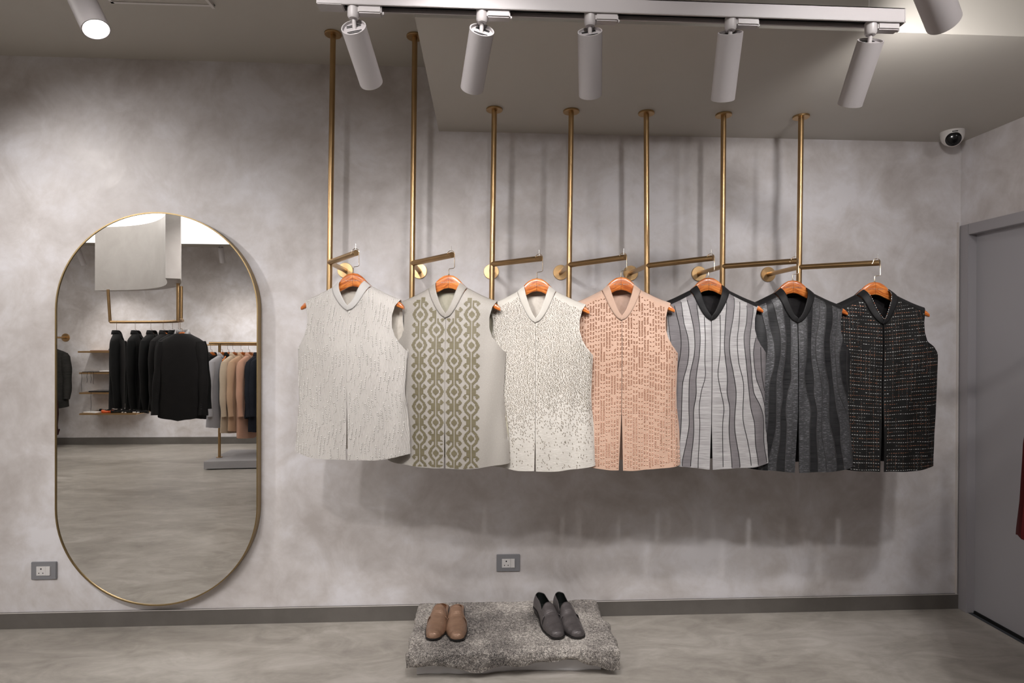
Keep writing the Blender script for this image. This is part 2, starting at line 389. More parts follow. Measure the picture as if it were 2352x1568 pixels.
# ------------------------------------------------------------ vests
XE = ((-.72, 1.0),)
class Vest:
    def __init__(s, seed, vd=.095, chest=.238, hem=.250, slit=.5, slitw=.006, yoke=True, L=.715):
        s.seed, s.vd, s.chest, s.hem, s.slit, s.slitw, s.yoke, s.L = seed, vd, chest, hem, slit, slitw, yoke, L
        c, h = chest, hem
        s.fe = ((-L, h), (-.60, h*.985), (-.42, c*.965), (-.31, c*.985), (-.255, c), (-.238, c*.94), (-.215, c*.865), (-.185, .190), (-.15, .181), (-.11, .181), (-.07, .190), (-.04, .207), (.0, .215), (.03, .215))
        s.be = ((-L, h), (-.60, h*.985), (-.42, c*.965), (-.31, c*.985), (-.255, c), (-.235, c*.965), (-.205, c*.925), (-.17, .212), (-.12, .206), (-.07, .206), (-.04, .208), (.0, .215), (.03, .215))
    def zs(s, x): x = abs(x); return .016 - .056*((x-.08)/.127) - (.004*math.sin(max(0, min(1, (x-.08)/.127))*PI) if x > .08 else 0)
    def fneck(s, x): return .016 - (s.vd+.016)*(1-min(1, (abs(x)/.08))**1.75)
    def bneck(s, x): return .016 - .018*(1-min(1, (abs(x)/.08))**2)
    def T(s, x, z):
        wv = max(interp(z, ((-.72, s.hem), (-.5, s.chest*.98), (-.25, s.chest), (0, .232))), .05)
        u = min(1, abs(x)/(wv*1.001)); top = max(0.0, min(1, (s.zs(x)-z)/.065))
        top = math.sqrt(top*(2-top))
        T0 = interp(z, ((-.72, .058), (-.5, .060), (-.25, .062), (0, .045)))
        return T0*(1-u**3.2)**.5*top
    def fold(s, x, z):
        d = max(0, min(1, (s.zs(x)-z)/.15)); q = s.seed*1.7
        return d*(.0035*math.sin(x*34+z*5+q)+.0022*math.sin(x*71-z*9+q*2)+.003*math.sin(z*11+x*8+q)) + (.004*math.sin(x*26+q)*max(0, (-z-.45)/.27))
    def yf(s, x, z): return -s.T(x, z)+s.fold(x, z)*min(1, s.T(x, z)/.02)
    def yb(s, x, z): return s.T(x, z)+s.fold(-x, z)*min(1, s.T(x, z)/.02)
    def hemz(s, x, back=False): return -s.L+.022*(abs(x)/s.hem)**2+.002*math.sin(x*30+s.seed)+(.022 if back else 0)
    def inner(s, side, z):             # edge at the front opening
        g = s.slitw*max(0, min(1, (-z-s.slit)/(s.L-s.slit)))
        return (-g-.0008 if side < 0 else g*.6+.0010)
    def inside(s, x, z, m=.003):
        side = -1 if x < 0 else 1
        e = interp(z, s.fe)
        if abs(x) > e-m or z < s.hemz(x)+m: return False
        top = s.fneck(x) if abs(x) < .08 else s.zs(x)
        if s.yoke: top = min(top, s.zs(x)-.021 if abs(x) > .07 else top)
        if z > top-m-.004: return False
        return abs(x) > abs(s.inner(side, z))+m*.7
    def panel(s, side, mi, nx=34, nz=110, back=False):
        bm = bmesh.new(); uvl = bm.loops.layers.uv.new('uv')
        E = s.be if back else s.fe; P = []; X = []
        S = [k/nx for k in range(nx+1)]
        if back: S = [-1+2*k/(nx*2) for k in range(nx*2+1)]
        for a in S:
            col = []; sg = side if not back else (1 if a >= 0 else -1); aa = abs(a)
            xt = aa*.209
            top = (s.bneck if back else s.fneck)(xt) if xt < .08 else s.zs(xt)
            hz = s.hemz(aa*s.hem, back)
            for j in range(nz+1):
                z = hz+(top-hz)*j/nz; e = interp(z, E)
                i0 = 0 if back else s.inner(side, z)*side
                x = (i0+(e-i0)*aa)*sg if not back else e*a
                y = s.yb(x, z) if back else s.yf(x, z)-(.0035 if side > 0 else 0)*(1-aa)**6
                col.append(Vector((x, y, z)))
            P.append(col)
        V, F = grid(bm, P); th = .0035 if not back else -.0035
        P2 = [[Vector((p.x*.996, p.y+th, p.z)) for p in c] for c in P]
        V2, F2 = grid(bm, P2); 
        for f in F2: f.material_index = 1; f.normal_flip()
        n, m = len(V), len(V[0])
        def rim(a, b):
            for k in range(len(a)-1):
                f = bm.faces.new((a[k], a[k+1], b[k+1], b[k])); f.material_index = 2
        rim(V[0], V2[0]); rim(V[-1], V2[-1]); rim([c[0] for c in V], [c[0] for c in V2]); rim([c[-1] for c in V], [c[-1] for c in V2])
        if not back:
            for f in F:
                c = f.calc_center_median(); ax = abs(c.x)
                f.material_index = 2 if (s.yoke and c.z > s.zs(c.x)-.019 and ax > .06) else (mi(c.x, c.z) if mi else 0)
        bmesh.ops.recalc_face_normals(bm, faces=bm.faces[:])
        for f in bm.faces:
            for l in f.loops: l[uvl].uv = (l.vert.co.x, l.vert.co.z)
        return bm, uvl
    def S(s, x, z, e): return Vector((x, s.yf(x, z)-e-(.0035*(1-min(1, abs(x)/.24))**6 if x > 0 else 0), z))
    def poly(s, bm, pts, mi, e=.0008):
        f = bm.faces.new([bm.verts.new(s.S(x, z, e)) for x, z in pts]); f.material_index = mi; return f
    def collar(s, side=0, h=1.0):
        bm = bmesh.new(); uvl = bm.loops.layers.uv.new('uv'); P = []; n = 72
        for k in range(n+1):
            q = -1+2*k/n; aq = abs(q); sg = 1 if q > 0 else -1
            if aq >= .5:
                ph = (aq-.5)*PI; x = sg*.0815*math.cos(ph)+(.007*sg*-1 if aq > .97 else 0)
                z = s.fneck(x)-.003; y = s.yf(x, z)-.003
                fr = (aq-.5)*2
                cf = math.cos(ph); zc = -s.vd+.019; ux, uz, uy = sg*.0525*cf**1.05, zc+(.037-zc)*cf**1.6, y+.002-.006*fr
                if aq > .985: uz -= .004
            else:
                x = .0815*math.sin(q*PI); z = s.bneck(x)-.003; y = s.yb(x, z)+.003
                fr = math.cos(q*PI); ux, uz, uy = x*.64, z+.024+.017*fr, y-.006*fr
            if q > .8: y -= .004*(q-.8)/.2; uy -= .004*(q-.8)/.2
            row = []
            for j in range(7):
                t = j/6; b = .0012*math.sin(t*PI)
                p = Vector((x+(ux-x)*t, y+(uy-y)*t, z+(uz-z)*t)); o = Vector((x, y, 0)); o = o.normalized() if o.length > 1e-4 else o
                row.append(p+o*b)
            P.append(row)
        V, F = grid(bm, P)
        for i, c in enumerate(V):
            pass
        for f in bm.faces:
            for l in f.loops: l[uvl].uv = (l.vert.co.x+l.vert.co.y, l.vert.co.z)
        return bm
def build_vest(V, loc, rz, label, face, lining, trim, extra=(), mi=None, decals=None, nx=34, nz=110, name='sleeveless_vest', collarmat=None, coldecal=None, sx=1.0):
    t = thing(name, label, 'vest', loc, rz, 'vests on the brass rails'); t.scale = (sx, 1, 1)
    for side in (-1, 1):
        bm, uvl = V.panel(side, mi, nx, nz)
        if decals: decals(V, bm, side)
        for f in bm.faces:
            for l in f.loops:
                if l[uvl].uv.length == 0: l[uvl].uv = (l.vert.co.x, l.vert.co.z)
        link('front_panel', bm, [face, lining, trim, *extra], t)
    bm, _ = V.panel(1, None, 26, 60, back=True)
    link('back_panel', bm, [trim if V.yoke else face, lining, trim], t)
    bm = V.collar(); c = link('collar', bm, [collarmat or trim, lining, *extra], t)
    sm = c.modifiers.new('thick', 'SOLIDIFY'); sm.thickness = .0022; sm.offset = 0
    if coldecal: coldecal(V, c)
    return t

rnd = random.Random(5)
SLOPE = -.21
def vest_place(i, dz=0):
    e = ENDS[i]; j = Vector((POX[i], YP, ZR)); d = (e-j).normalized(); p = e-d*.012
    rz = VR[i]
    off = Vector((.009*math.cos(rz)-.004*-math.sin(rz), .009*math.sin(rz)+.004*math.cos(rz), 0))
    return Vector((p.x-off.x, p.y-off.y, p.z-HKS[i])), rz
VR = [-.17, -.17, -.16, -.17, -.15, -.13, -.10]
HKS = [.159-.004]*7
# 1 ivory, beaded
def bead(bm, c, r, mi):
    pts = []; top = bm.verts.new(c+Vector((0, -r*.9, 0)))
    r1 = [bm.verts.new(c+Vector((math.cos(a)*r*.75, -r*.6, math.sin(a)*r*.75))) for a in [k*PI/3 for k in range(6)]]
    r2 = [bm.verts.new(c+Vector((math.cos(a)*r, 0, math.sin(a)*r))) for a in [k*PI/3 for k in range(6)]]
    for k in range(6):
        f = bm.faces.new((top, r1[(k+1) % 6], r1[k])); f.material_index = mi
        f = bm.faces.new((r1[k], r1[(k+1) % 6], r2[(k+1) % 6], r2[k])); f.material_index = mi
def dec_beads(V, bm, side):
    R = random.Random(11+side); p = .0052
    ks = range(0, 48)
    for k in ks:
        x0 = side*(k+.5)*p
        z = .02-R.random()*.1
        while z > -.72:
            if (k % 3) == 0:
                n = R.randint(6, 12)
                for j in range(n):
                    zz = z-j*.0068; xx = x0-.007*math.sin(zz*26)
                    if xx*side > 0 and V.inside(xx, zz): bead(bm, V.S(xx, zz, .0012), .0029, 3)
                z -= n*.0068+R.uniform(.04, .09)
            else:                        # single knots at the ends of the quilting lines
                zz = z; xx = x0-.007*math.sin(zz*26)
                if xx*side > 0 and V.inside(xx, zz): bead(bm, V.S(xx, zz, .0006), .0015, 4)
                z -= R.uniform(.05, .09)
# 2 ikat bands
MOT = ("1111001111", "1111001111", "1110011110", "1100011110", "1000011100", "0000111100", "0001111000", "0011110000", "0111100000", "0111000000",
       "0110001100", "0110001110", "0110011111", "0110001111", "0111111110", "0111111100", "0111110000", "0111110000", "0111110000")
def motif(i, j):                         # i columns from the centre, j rows from a diamond centre, 36 rows per repeat
    return abs(i) < 10 and MOT[min(18, abs(j))][abs(i)] == '1'
def dec_ikat(V, bm, side):
    c = .00353
    for cx, ph in (((-.108, 0), (-.038, 18)) if side < 0 else ((.039, 18), (.110, 0))):
        for jj in range(-10, 230):
            z = .03-jj*c; j = ((jj+ph+18) % 36)-18; i = -10
            while i <= 10:
                if motif(i, j):
                    a = i
                    while i < 10 and motif(i+1, j): i += 1
                    x0, x1 = cx+(a-.5)*c, cx+(i+.5)*c
                    if V.inside(x0, z) and V.inside(x1, z) and x0*side > 0 and x1*side > 0: V.poly(bm, ((x0, z-c/2), (x1, z-c/2), (x1, z+c/2), (x0, z+c/2)), 3, .0012)
                i += 1
# 3 dashes
def dec_dash(V, bm, side):
    R = random.Random(31+side); px, pz = .0058, .0078
    for a in range(0, 44):
        for b in range(0, 100):
            x = side*(a+.5+R.uniform(-.3, .3))*px; z = .03-(b+(a % 2)*.5+R.uniform(-.2, .2))*pz
            dens = interp(z+.06*math.sin(x*9+.6)*-1, ((-.72, .10), (-.66, .12), (-.58, .38), (-.50, .8), (-.44, .97), (.1, 1)))
            if R.random() > dens or not V.inside(x, z) or not V.inside(x, z-.006): continue
            w_ = .00095; l = .0058*R.uniform(.8, 1.1); t = R.uniform(-.15, .55)*l; mi = 3 if R.random() < .7 else 4
            e = .0012
            f = V.poly(bm, ((x-w_, z), (x-w_+t, z-l), (x+w_+t, z-l), (x+w_, z)), mi, e)
# 4 leaves
def dec_leaf(V, bm, side):
    R = random.Random(41+side)
    for a in range(0, 22):
        x = side*(a+.5)*.0112; sg = 1 if (a % 2) else -1
        for b in range(0, 42):
            zb = .03-b*.0186-((a//2) % 3)*.0058+R.uniform(-.001, .001)
            n = 1+int(2.99*(noise.noise(Vector(((a//2)*.83*side+3, b*.61, 7)))*.9+.5)) if True else 1
            n = max(1, min(3, n)) if R.random() > .04 else 0
            for k in range(n):
                cx = x+R.uniform(-.0006, .0006); cz = zb-k*.0060
                if cx*side < .004 or not V.inside(cx, cz, .006): continue
                q = .62+R.uniform(-.12, .12); ax, az = sg*side*math.cos(q), math.sin(q); L = .0049; wd = .0025
                base = V.S(cx, cz, 0); tip = Vector((ax*L, 0, az*L)); nr = Vector((-az*wd, 0, ax*wd)); nr = nr if nr.z > 0 else -nr
                e = Vector((0, -.0004, 0)); m = bm.verts.new(base+Vector((0, -.0026, 0))-nr*.25)
                v = [bm.verts.new(base+q_+e) for q_ in (-tip, -tip*.45+nr*.85, tip*.35+nr*.9, tip, tip*.35-nr*.9, -tip*.45-nr*.85)]
                for h in range(6):
                    f = bm.faces.new((v[h], v[(h+1) % 6], m)); f.material_index = 4 if h in (0, 1, 2) else 3  # upper half of each leaf lighter: sheen put into the colour
# 5, 6 wavy cords
CR = (((358, 270), (360, 400), (352, 620), (338, 770), (350, 870), (385, 1050), (378, 1200), (384, 1530)),
      ((410, 200), (395, 400), (388, 580), (410, 800), (410, 930), (433, 1060), (430, 1250), (452, 1530)),
      ((475, 110), (465, 270), (430, 480), (430, 620), (460, 780), (480, 930), (472, 1220), (517, 1530)),
      ((520, 120), (508, 350), (490, 500), (500, 680), (535, 850), (535, 1150), (580, 1350), (606, 1530)),
      ((577, 150), (570, 330), (545, 480), (560, 700), (580, 900), (600, 1060), (630, 1180), (640, 1350), (668, 1530)),
      ((634, 170), (612, 340), (590, 520), (600, 700), (625, 930), (690, 1060), (718, 1160), (722, 1350), (752, 1530)),
      ((690, 300), (655, 450), (628, 560), (625, 640), (650, 820), (700, 950), (745, 1100), (758, 1250), (775, 1530)),
      ((700, 300), (690, 545), (700, 800), (730, 930), (768, 1080), (790, 1530)))
CL = (((232, 240), (238, 450), (232, 660), (235, 800), (205, 920), (190, 1060), (198, 1200), (188, 1530)),
      ((172, 150), (197, 420), (190, 600), (165, 800), (165, 950), (148, 1080), (150, 1280), (128, 1530)),
      ((92, 110), (125, 280), (150, 430), (150, 600), (115, 800), (112, 1050), (115, 1200), (98, 1320), (60, 1530)),
      ((50, 120), (70, 350), (102, 500), (100, 670), (62, 850), (55, 1150), (45, 1300), (20, 1530)),
      ((-10, 150), (10, 260), (38, 400), (45, 560), (14, 800), (2, 1100), (-15, 1530)),
      ((-60, 200), (-45, 400), (-30, 560), (-45, 800), (-60, 1100), (-75, 1530)))
def conv(c): return [(-(Y-75)*.000508+.016, (X-290)*.00052) for X, Y in c][::-1]
def cat(x, tab):                         # Catmull-Rom through the traced points
    n = len(tab)
    if x <= tab[0][0]: return tab[0][1]
    for i in range(n-1):
        if x <= tab[i+1][0]:
            t = (x-tab[i][0])/(tab[i+1][0]-tab[i][0]); p0 = tab[max(0, i-1)][1]; p1 = tab[i][1]; p2 = tab[i+1][1]; p3 = tab[min(n-1, i+2)][1]
            return .5*((2*p1)+(p2-p0)*t+(2*p0-5*p1+4*p2-p3)*t*t+(3*p1-p0-3*p2+p3)*t**3)
    return tab[-1][1]
CS = {1: [conv(c) for c in CR], -1: [conv(c) for c in CL]}
def stripes(kind):
    def mi(x, z):
        sd = -1 if x < 0 else 1; k = sum(1 for c in CS[sd] if abs(x) > abs(cat(z, c)))
        d = (k in (2, 5, 7, 8)) if sd > 0 else (k in (2, 4, 5))
        if kind == 6: d = (k in (1, 4, 7, 8)) if sd > 0 else (k in (1, 3, 5))
        return 5 if d else 0
    def dec(V, bm, side):
        for c in CS[side]:
            run = []; z = .02
            while z > -.75:
                x = cat(z, c)
                if x*side > 0 and V.inside(x, z, .0015): run.append(V.S(x, z, .0006))
                else:
                    if len(run) > 3: tube(bm, run, .0014, 6, mi=4)
                    run = []
                z -= .008
            if len(run) > 3: tube(bm, run, .0014, 6, mi=4)
    return mi, dec
# 7 running stitches
def dec_stitch(V, bm, side):
    R = random.Random(71+side)
    def zrow(x, z0): k = max(0, min(1, (-z0-.35)/.3)); return z0+(.10*(1-k)+.015*k)*abs(x)+.0008*math.sin(x*50+z0*90)
    for b in range(0, 54):
        z0 = -.0-b*.0148; white = b % 2 == 0; x = .005*side
        while abs(x) < .26:
            z = zrow(x, z0); w_ = .0058*R.uniform(.75, 1.15); hh = .00085*R.uniform(.8, 1.2)
            g = noise.noise(Vector((x*16, b*1.3, 3)))
            if white: mat = 3 if R.random() < .72 else 5
            else: mat = (4 if g > -.05 else 5) if R.random() < .8 else 6
            if V.inside(x, z) and V.inside(x+side*w_, z) and g > (-.42 if white else -.3):
                V.poly(bm, ((x, z-hh), (x+side*w_, z-hh+.1*w_), (x+side*w_, z+hh+.1*w_), (x, z+hh)), mat, .001)
            x += side*.0098
    for a in range(0, 14):
        x = side*(.004+a*.0165+R.uniform(-.003, .003)); z = -.01
        while z > -.73:
            if noise.noise(Vector((a*3.3*side, z*9, 1))) > .02 and V.inside(x, z): V.poly(bm, ((x-.0006, z), (x-.0006, z-.0036), (x+.0006, z-.0036), (x+.0006, z)), R.choice((5, 5, 4, 6)), .001)
            z -= .0078
def col_stitch(V, c):
    bm = bmesh.new(); R = random.Random(3); k = 0
    q = -.99
    pts = []
    for i in range(160):
        q = -1+2*i/159; aq = abs(q)
        if aq < .42: continue
        sg = 1 if q > 0 else -1; ph = (aq-.5)*PI; x = sg*.0815*math.cos(max(0, ph)); z = V.fneck(x)+.001; y = V.yf(x, z)-.003; fr = (aq-.5)*2
        cf = max(0, math.cos(max(0, ph))); zc = -V.vd+.019; pts.append(Vector((sg*.0525*cf**1.05, y-.001-.006*fr-(.004*(q-.8)/.2 if q > .8 else 0), zc+(.037-zc)*cf**1.6+.0005)))
    for i in range(0, len(pts)-1):
        a, b = pts[i], pts[i+1]
        if (b-a).length > .02: continue
        mi = 0 if (i//2) % 3 else 1
        if i % 2: continue
        tube(bm, [a, b], .0011, 5, mi=mi)
    link('piping', bm, [M_WST, M_CST], c)

LIN_IV = m_cloth('ivory_lining', (.60, .55, .48), (.68, .63, .56), 60, .45, .05)
M_RIDGE = m_ridge(); M_IVBAND = m_cloth('ivory_band', (.48, .46, .44), (.53, .51, .49), 900)
M_PEARL = plain('pearl_bead', (.66, .635, .60), .3); M_KNOT = plain('silver_knot', (.42, .39, .35), .4, .3)
M_BEIGE = m_sparkle('shimmer_beige', (.315, .29, .26), (.365, .34, .305), (.80, .77, .72), .68, 620)
M_OLIVE = m_cloth('olive_embroidery', (.125, .106, .060), (.175, .15, .088), 500, .5, .4, .1, (1, 6, 1))
LIN_OL = m_cloth('olive_lining', (.40, .375, .29), (.46, .43, .34), 60, .4, .05)
M_IVSILK = m_cloth('pleated_ivory_silk', (.49, .46, .41), (.60, .57, .52), 120, .55, .8, .2, (.35, 3.0, 1))
M_D1 = plain('dark_olive_stitch', (.10, .075, .04), .5); M_D2 = plain('bronze_stitch', (.20, .155, .10), .4)
M_IVTRIM = m_cloth('ivory_trim', (.50, .47, .42), (.55, .52, .47), 800)
M_PEACH = m_cloth('peach_silk', (.46, .29, .205), (.56, .375, .28), 400, .6, .4)
M_PTRIM = m_cloth('peach_trim', (.48, .32, .24), (.53, .365, .28), 800); LIN_PE = m_cloth('peach_lining', (.54, .36, .27), (.60, .41, .32), 50, .4, .05)
M_L1 = plain('copper_leaf', (.15, .058, .028), .4, .2); M_L2 = plain('copper_leaf_sheen', (.33, .165, .10), .35, .2)
M_SILV = m_cloth('silver_slub', (.20, .19, .19), (.45, .435, .43), 170, .42, .5, .1, (.08, 3.2, 1))
M_GREY = m_cloth('grey_slub', (.105, .095, .098), (.19, .175, .18), 170, .5, .5, .1, (.08, 3.2, 1))
M_CORD = plain('black_cord', (.008, .008, .009), .4)
M_BTRIM = m_cloth('black_trim', (.008, .008, .0085), (.015, .0145, .015), 900, .55); LIN_BK = m_cloth('black_lining', (.016, .015, .016), (.03, .028, .029), 40, .3, .05)
M_GLIT = m_sparkle('charcoal_glitter', (.008, .008, .009), (.060, .060, .063), (.34, .34, .36), .62, 300, .45, (.14, 2.6, 1))
M_GLIT2 = m_cloth('black_slub', (.006, .006, .007), (.03, .03, .031), 170, .4, .4, .05, (.08, 3.2, 1))
M_CORD2 = plain('grey_cord', (.035, .033, .034), .4)
M_BLKB = m_cloth('black_boucle', (.003, .003, .003), (.010, .0095, .009), 350, .7, .9)
M_DST = plain('dim_grey_stitch', (.20, .19, .18), .5); M_BST = plain('dim_bronze_stitch', (.14, .085, .05), .5)
M_WST = plain('white_stitch', (.72, .72, .70), .3, .3); M_CST = plain('copper_stitch', (.50, .22, .13), .35, .4)

mi5, dec5 = stripes(5); mi6, dec6 = stripes(6)
VS = [
 (Vest(1, vd=.084, slit=.42, slitw=.005, yoke=False, L=.700), M_RIDGE, LIN_IV, M_IVBAND, (M_PEARL, M_KNOT), None, dec_beads, {}, 'ivory sleeveless vest with wavy ridges and pearl beading, nearest the mirror'),
 (Vest(2, vd=.108, slit=.52, slitw=.004, L=.733, chest=.246, hem=.264), M_BEIGE, LIN_OL, M_BEIGE, (M_OLIVE,), None, dec_ikat, {}, 'beige shimmer vest with stepped olive ikat bands down the front'),
 (Vest(3, vd=.116, slit=.60, slitw=.004, L=.735), M_IVSILK, LIN_IV, M_IVTRIM, (M_D1, M_D2), None, dec_dash, {}, 'ivory vest with olive dash stitches thinning out towards the hem'),
 (Vest(4, vd=.112, slit=.50, slitw=.010, L=.742), M_PEACH, LIN_PE, M_PTRIM, (M_L1, M_L2), None, dec_leaf, {}, 'peach sleeveless vest covered in small copper leaf embroidery'),
 (Vest(5, vd=.112, slit=.55, slitw=.006, L=.742), M_SILV, LIN_BK, M_BTRIM, (M_BTRIM, M_CORD, M_GREY), mi5, dec5, {'nx': 84}, 'silver grey vest with wavy black cord lines and black collar'),
 (Vest(6, vd=.112, slit=.50, slitw=.010, L=.752), M_GLIT, LIN_BK, M_BTRIM, (M_BTRIM, M_CORD2, M_GLIT2), mi6, dec6, {'nx': 84}, 'charcoal glitter vest with wavy dark stripes and black collar'),
 (Vest(7, vd=.112, slit=.45, slitw=.009, L=.748, chest=.262, hem=.243), M_BLKB, LIN_BK, M_BTRIM, (M_WST, M_CST, M_DST, M_BST), None, dec_stitch, {'coldecal': col_stitch}, 'black vest with rows of white and copper running stitches, rightmost'),
]
SX = [1.0]*7
for i, (V, face, lin, trim, extra, mi, dec, kw, lab) in enumerate(VS):
    loc, rz = vest_place(i)
    make_hanger(loc, rz, 'glossy orange-brown wooden hanger inside the ' + NAMES[i], 'wooden hangers on the brass rails')
    build_vest(V, loc, rz, lab, face, lin, trim, extra, mi, dec, sx=SX[i], **kw)

# ------------------------------------------------------------ ceiling-hung light track and spots
TY = -1.53
ta, tb = at(733, 5, TY), at(2068, 45, TY); TZ = (ta.z+tb.z)/2
TZ = 2.262
t = thing('light_track', 'long white ceiling-hung track holding five spotlights', 'light track', (ta.x, TY, TZ))
LT = tb.x-ta.x
bm = bmesh.new(); box(bm, 0, LT, -.018, -.0165, 0, .034); box(bm, 0, LT, .0165, .018, 0, .034); box(bm, 0, LT, -.018, .018, .032, .034)
box(bm, 0, LT, -.0175, -.0125, -.0015, .004); box(bm, 0, LT, .0125, .0175, -.0015, .004)
link('rail', bm, WHITE, t, False)
link('conductor_slot', B_(.01, LT-.01, -.014, .014, .010, .030), DARKSLOT, t, False)
for q in (0, LT): link('end_cap', B_(q-.004 if q else -.002, q+.002 if q else .06, -.0185, .0185, -.003, .0345, bev=.002), WHITE, t)
for q in (.66, LT-.085):
    o = link('suspension_clip', B_(q-.022, q+.022, -.012, .012, .034, .0375, bev=.001), STEEL, t)
    link('wire', T_([(q, 0, .036), (q+.002, 0, .44)], .0008, 6), STEEL, o)
def spot(loc_top, d, label, L=.2, r=.031, power=40, lit=True, stem=.035, size=75, blend=.6, cat='spotlight', group='white cylinder spotlights', zt=None, adapter=True):
    top = Vector(loc_top); d = Vector(d).normalized(); zt = zt if zt is not None else TZ
    t = thing('track_spotlight', label, cat, (top.x, top.y, zt), 0, group); O = Vector((top.x, top.y, zt))
    # adapter on the track
    bm = bmesh.new()
    tube(bm, [(0, 0, .004), (0, 0, -.022), (0, 0, -.028)], [.0145, .0145, .011], 24); 
    box(bm, .012, .070, -.0125, .0125, -.018, .006, bev=.003); box(bm, .068, .075, -.004, .004, -.017, -.010, bev=.001)
    link('adapter', bm, WHITE2, t)
    st = top-O
    link('stem', T_([(0, 0, -.02), st+d*.01], .0052, 12), WHITE2, t)
    # body: open cylinder with recessed ends
    n = 40; u = d.cross(Vector((0, 1, 0)));  u.normalize(); v = d.cross(u)
    def ring(s_, rr): return [st+d*s_+(u*math.cos(2*PI*k/n)+v*math.sin(2*PI*k/n))*rr for k in range(n)]
    prof = [(.006, 0.0001), (.006, r-.003), (0, r-.003), (0, r), (L, r), (L, r-.0025), (L-.02, r-.004), (L-.028, r*.7)]
    bm = bmesh.new(); R = [ring(a, b) for a, b in prof]; P = [[R[i][k] for i in range(len(prof))] for k in range(n)]
    grid(bm, P, closed_u=True); bmesh.ops.recalc_face_normals(bm, faces=bm.faces[:]); link('body', bm, WHITE, t)
    bm = bmesh.new(); vs = [bm.verts.new(p) for p in ring(L-.026, r*.8)]; bm.faces.new(vs); 
    link('lens', bm, LENS if lit else WHITE2, t, False)
    # fins and rating sticker on the rear cap
    for k in (-1.6, -1.0, 1.0, 1.6):
        c = st+v*(k*.0095); link('cooling_slot', T_([c-u*.018+d*.005, c+u*.018+d*.005], .0009, 6), DARKSLOT, t)
    if power:
        l = bpy.data.lights.new('lamp', 'SPOT'); l.energy = power*KEY; l.color = COLKEY; l.spot_size = math.radians(size); l.spot_blend = blend; l.shadow_soft_size = .045
        o = bpy.data.objects.new('lamp', l); COL.objects.link(o); o.parent = t; o.location = st+d*(L-.020); o.rotation_euler = d.to_track_quat('-Z', 'Y').to_euler()
    return t
LENS = m_emit('spot_lens', (1, .98, .95), 18)
SP = [((812, 62), (853, 190), .135), ((1107, 68), (1084, 203), .125), ((1355, 72), (1356, 218), .115), ((1678, 74), (1660, 228), .095), ((2000, 93), (1952, 240), .10)]
SLAB = ['white spotlight on the track, leaning right above the first brass pole', 'white spotlight hanging in front of the left end of the soffit', 'white spotlight in the middle of the track, third from the left',
        'white spotlight second from the right end of the track', 'white spotlight at the right end of the track, leaning left']
for (a, b, dy), lab in zip(SP, SLAB):
    p = at(*a, TY); q = at(*b, TY+dy); d = q-p
    spot(p, d, lab, L=d.length, power=22, size=85, blend=.9, stem=0)
# spotlights on other tracks
p = at(160, -62, -1.50); q = at(221, 68, -1.53); d = q-p
spot(p, d, 'lit white spotlight at the top left shining towards the viewer', L=d.length, power=12, size=90, zt=p.z+.05)
p = at(2122, -70, -1.50); q = at(2168, 50, -1.40); d = q-p
RL = spot(p, d, 'large white spotlight at the top right corner glowing against the soffit', L=d.length, r=.043, power=17, size=130, zt=p.z+.05)
for c_ in RL.children:
    if c_.type == 'LIGHT': c_.rotation_euler = Vector((.85, .80, .02)).to_track_quat('-Z', 'Y').to_euler(); c_.location = (q-Vector((p.x, p.y, p.z+.05)))+Vector((.075, .05, -.012))
def offspot(x, y, z, tx, ty, tz, pw, size=80, label='white spotlight on a track outside the picture', zt=None):
    d = (Vector((tx, ty, tz))-Vector((x, y, z))).normalized()
    return spot((x, y, z), d, label, power=pw, size=size, zt=zt or z+.05, group='spotlights over the far side of the shop', blend=.9)

OFF = [((1.09, -2.65, 2.66, 1.15, 0, 1.10, 78, 74), 'white spotlight above and to the right of the viewer'),
       ((-.7, -2.65, 2.50, -.35, 0, 1.20, 75, 66), 'white spotlight above and to the left of the viewer'),
       ((-2.7, -1.22, 2.70, -1.75, 0, 1.75, 62, 84), 'white spotlight in front of the bright white ceiling'),
       ((-1.35, -2.5, 2.42, -1.7, 0, 1.0, 75, 74), 'white spotlight at the side of the bright white ceiling'),
       ((2.0, -2.4, 2.66, 2.4, -.3, 1.3, 14, 90), 'white spotlight in front of the grey door'),
       ((.15, -2.65, 2.66, .2, 0, 1.0, 34, 76), 'unseen fill spotlight added straight above the viewer'), ((2.05, -2.65, 2.66, 1.7, 0, 1.0, 34, 76), 'unseen fill spotlight added above the viewer, nearest the door'),  # both lamps added as fill to soften the vest shadows
       ((-.1, -2.1, 2.70, .1, -.5, 0, 75, 72), 'unseen fill spotlight added to brighten the stone slab'), ((-1.75, -2.2, 2.44, -1.7, -.5, 0, 60, 72), 'unseen fill spotlight added to brighten the floor before the mirror'), ((1.5, -2.1, 2.70, 1.5, -.5, 0, 60, 72), 'unseen fill spotlight added to brighten the floor before the dark vests')]  # three unseen lamps added to brighten floor, slab and lower wall
for a, lab in OFF: offspot(*a, label=lab)

# ------------------------------------------------------------ ceiling details
t = thing('ceiling_vent', 'white rimmed ceiling opening cut by the top edge of the picture', 'vent', (0, 0, 0))
c0 = atz(494, 19, HC-.012); c1 = atz(275, 1, HC-.004)
bm = bmesh.new(); x1, y1 = c0.x, c0.y
box(bm, x1-.42, x1, y1-.012, y1, HC-.006, HC); box(bm, x1-.012, x1, y1-.42, y1, HC-.014, HC); box(bm, x1-.42, x1-.408, y1-.42, y1, HC-.006, HC)
link('frame', bm, WHITE3, t, False); link('grille', B_(x1-.41, x1-.012, y1-.42, y1-.012, HC-.003, HC), CEIL, t, False)
